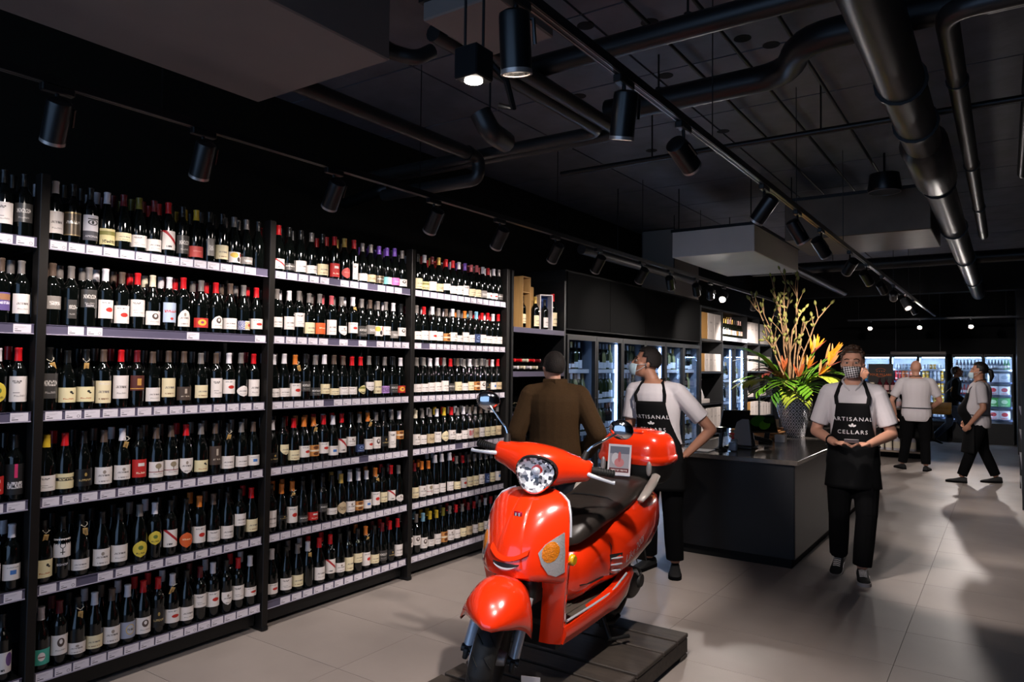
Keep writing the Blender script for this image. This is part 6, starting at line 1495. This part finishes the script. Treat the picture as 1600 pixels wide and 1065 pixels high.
def fridge(x0, x1, idx, rows):
    w = x1 - x0; t = thing('drinks_fridge', 'glass-door drinks fridge at the far wall, %s fridge from the carton shelf side' % nth(idx), 'fridge', (x0, FY, 0), 0, 'drinks fridges')
    MB().box((0, .62, .42), (w, .64, 1.93)).build('back_panel', m_fin, t, smooth=0)
    for x in (0, w - .015): MB().box((x, .05, .42), (x + .015, .62, 1.93)).build('side_wall', m_fin, t, smooth=0)
    MB().box((0, .05, 1.93), (w, .64, 2.0)).build('canopy', m_frame, t, smooth=0)
    MB().box((0, .03, 0), (w, .64, .42)).build('base', m_frame, t, smooth=0)
    d = MB().box((0, 0, .42), (.025, .045, 1.97)).box((w - .025, 0, .42), (w, .045, 1.97)).box((.025, 0, .42), (w - .025, .045, .46)).box((.025, 0, 1.93), (w - .025, .045, 1.97)).build('door', m_frame, t, smooth=0)
    MB().box((.025, .02, .46), (w - .025, .025, 1.93)).build('glass', m_door, d, smooth=0)
    MB().box((w - .04, -.03, .95), (w - .025, -.012, 1.35)).build('handle', m_frame, d, smooth=0)
    for z in FZ:
        s_ = MB().box((.016, .10, z - .03), (w - .016, .6, z - .015)).build('shelf', m_wire, t, smooth=0)
        MB().box((.016, .085, z - .045), (w - .016, .099, z - .005)).build('price_strip', m_wl if z > 1.6 else mat('navy_strip', '#2a3550', .5), s_, smooth=0)
    for x in (.016, w - .024): MB().box((x, .052, .48), (x + .008, .066, 1.9)).build('light_strip', m_fled, t, smooth=0)
    MB().box((.05, .3, 1.915), (w - .05, .34, 1.928)).build('light_strip', m_fled, t, smooth=0)
    for z, row in zip(FZ, rows):
        kind, cols_, n = row
        for i in range(n):
            x = x0 + .06 + (w - .12) * (i + .5) / n; c = cols_[int(i * len(cols_) / n)]; word = ('top', 'second', 'third', 'fourth', 'lowest')[FZ.index(z)]
            if kind == 'can':
                for lv in range(2 if z < 1.6 else 1):
                    o = link_mesh('drink_can', can_me[c], None, (x, FY + .2, z - .014 + lv * .1205), (0, 0, rnd.uniform(0, 6)))
                    tag(o, '%s can, %s from the carton-shelf side, %s shelf of %s drinks fridge%s' % (c, nth(i), word, nth(idx), (', lower layer' if lv == 0 else ', upper layer') if z < 1.6 else ''), 'drink can', 'cans in the drinks fridges')
            elif kind == 'bottle':
                o = link_mesh('beer_bottle', btl_me[c], None, (x, FY + .2, z - .014)); tag(o, 'small %s bottle, %s from the carton-shelf side, %s shelf of %s drinks fridge' % (c, nth(i), word, nth(idx)), 'bottle', 'bottles in the drinks fridges')
            else:
                o = link_mesh('drinks_pack', pk_me[c], None, (x, FY + .22, z - .014)); tag(o, '%s drinks pack, %s from the carton-shelf side, %s shelf of %s drinks fridge' % (c, nth(i), word, nth(idx)), 'drinks pack', 'packs in the drinks fridges')
FE = [-2.92, -2.27, -1.70, -1.14, -1.03, -.42, .12]
fridge(FE[0], FE[1] - .01, 0, [('can', ['white', 'teal'], 7), ('can', ['teal', 'white'], 7), ('can', ['grey', 'white'], 7), ('can', ['blue'], 7), ('can', ['white'], 7)])
fridge(FE[1], FE[2] - .01, 1, [('can', ['white', 'grey'], 6), ('can', ['red', 'orange', 'orange'], 6), ('can', ['red', 'white'], 6), ('can', ['grey', 'white'], 6), ('can', ['white', 'grey'], 6)])
fridge(FE[2], FE[3], 2, [('can', ['white', 'gold', 'white'], 6), ('can', ['gold', 'grey', 'white', 'gold'], 6), ('can', ['white', 'red', 'gold'], 6), ('can', ['white', 'gold'], 6), ('can', ['grey', 'white'], 6)])
fridge(FE[4], FE[5] - .01, 3, [('bottle', ['brown', 'dark', 'brown'], 7), ('bottle', ['dark', 'dark'], 6), ('bottle', ['red', 'red', 'dark'], 7), ('bottle', ['dark', 'brown'], 6), ('pack', ['orange', 'white'], 2)])
fridge(FE[5], FE[6], 4, [('bottle', ['dark', 'dark', 'green'], 7), ('pack', ['white'], 2), ('pack', ['red'], 2), ('pack', ['green'], 2), ('pack', ['red'], 2)])
p = MB().box((-3.6, FY + .02, 2.005), (.2, FY + .6, 2.35)).build('trim_4', m_black, smooth=0); tag(p, kind='structure')
p = MB().box((.17, 17.2, 0), (.9, YB, ZC - .01)).build('trim_5', mat('black_column', '#1c1a18', .6), smooth=0); tag(p, kind='structure')

# ================================================================== GIN DISPLAY
GX0, GX1, GY = -2.42, -1.24, 14.75
gd = thing('gin_display', 'black tiered display shelf of spirits under a dark sign board', 'display shelf', (GX0, GY, 0))
gw = GX1 - GX0
for x in (0, gw - .03): MB().box((x, 0, 0), (x + .03, .42, 1.26)).build('side_panel', m_steel, gd, smooth=0)
MB().box((.03, .4, 0), (gw - .03, .42, 1.26)).build('back_panel', m_black, gd, smooth=0)
GZ = [1.22, .935, .60, .16]
for z in GZ: MB().box((.03, .0, z - .03), (gw - .03, .4, z)).build('shelf', mat('light_wood_edge', '#7a6a5c', .6), gd, smooth=0)
sg = thing('brand_sign', 'dark sign board with orange FOUR PILLARS lettering above the spirits', 'sign', (-1.95, GY + .3, 1.4505))
MB().box((-.21, -.01, -.2299), (.21, .01, .285)).build('board', mat('sign_board', '#2d2a28', .7), sg, smooth=0)
m_or = mat('orange_print', '#d0661c', .7)
v, f = text_geo('FOUR PILLARS', .058, 0, 'CENTER', 1.0); mb = MB(); mb.add([(p.x, -.0115, p.y + .08) for p in v], f); mb.build('lettering', m_or, sg, 0)
for k in range(4): MB().prism([(.012 * math.cos(2 * PI * j / 10 - PI / 2) * (1 if j % 2 else .45), .012 * math.sin(2 * PI * j / 10 - PI / 2) * (1 if j % 2 else .45)) for j in range(10)], 0, .001, frame((-.06 + k * .04, -.0105, .145), (1, 0, 0), (0, 0, 1))).build('star', m_or, sg)
MB().tube([(.1 * math.sin(a), -.011, .125 + .075 * math.cos(a)) for a in [-1 + 2 * j / 10 for j in range(11)]], .003, 5).build('arch', m_or, sg)
MB().tube([(.1 * math.sin(a), -.011, .11 - .07 * math.cos(a)) for a in [-1 + 2 * j / 10 for j in range(11)]], .003, 5).build('arch', m_or, sg)
m_pinkl = mat('pink_label', '#c9a3a0', .6)
def spirit(x, z, word, colr, lm, h=.22, w=.042, tall=False):
    t = thing('spirit_bottle', word, 'spirit bottle', (x, GY + .1, z + .001), 0, 'spirit bottles on the gin display')
    pr = [(.001, 0), (w, 0), (w, h * .55), (w * .7, h * .66), (.014, h * .72), (.014, h * .86), (.001, h * .86)]
    MB().lathe(pr, 14).build('glass', colr, t); MB().lathe([(w + .001, h * .12), (w + .001, h * .48)], 14, None, 0, False, False).build('label', lm, t)
    MB().lathe([(.001, h * .86), (.018, h * .86), (.018, h), (.001, h)], 12).build('stopper', m_blk, t)
m_mar = mat('maroon_spirit', '#4a1620', .1); m_clr = mat('clear_spirit', '#b0aab0', .08)
for k in range(6): spirit(GX0 + .48 + k * .11, GZ[0], 'maroon spirit bottle, %s from the cream carton, top tier of the gin display' % nth(k), m_mar, m_pinkl, .26)
o = MB().rbox((-.09, -.06, 0), (.09, .06, .17), .004, 1).build('gift_carton', printmat('cream_gift_carton', '#c9b9a0', (('e', .3, .7, .35, .75, '#7a6a55'),), .6, 'XZ')); o.location = (GX0 + .30, GY + .1, GZ[0] + .001); tag(o, 'cream gift carton beside the maroon bottles on the gin display', 'carton')
for k in range(9): spirit(GX0 + .10 + k * .115, GZ[1], 'pink-labelled pale bottle, %s from the counter side, second tier of the gin display' % nth(k), m_clr, m_pinkl, .24)
for k in range(8): spirit(GX0 + .10 + k * .13, GZ[3], 'pale tall-necked bottle, %s from the counter side, lowest tier of the gin display' % nth(k), m_clr, mat('cream_label_paper', '#cfc4ae', .6), .34, .055)
o = MB().box((-.1, -.006, 0), (.1, .006, .22)).build('framed_notice', printmat('framed_print', '#15130f', (('r', .1, .9, .1, .9, '#c9bda0'), ('r', .2, .8, .25, .8, '#26221c')), .5, 'XZ')); o.location = (GX0 + .62, GY + .1, GZ[2] + .0005); tag(o, 'small framed notice on the third tier of the gin display', 'notice')

# ================================================================== RACK on the opposite wall, seen edge-on
rr_ = thing('wall_rack', 'black bottle rack on the opposite wall seen from its end', 'rack', (.135, 10.4, 0))
for y in (0, 1.9): MB().box((0, y - .02, 0), (.45, y + .02, 1.5)).build('upright', m_steel, rr_, smooth=0)
for z in (.18, .5, .82, 1.14):
    s_ = MB().box((.004, .02, z - .03), (.44, 1.88, z)).build('shelf', m_steel, rr_, smooth=0)
    MB().box((.0, .02, z - .04), (.004, 1.88, z + .004)).build('price_rail', m_rail, s_, smooth=0)
    for k in range(7):
        bottle((.135 + .055, 10.4 + .09 + k * .12, z + .001), random.choice('rkgw'), random.choice('WCPx'), 2, 11, PI, 'wine bottle %s from the end of the opposite wall rack, shelf %s up' % (nth(k), ('one', 'two', 'three', 'four')[(.18, .5, .82, 1.14).index(z)]), 'bottles on the opposite wall rack')
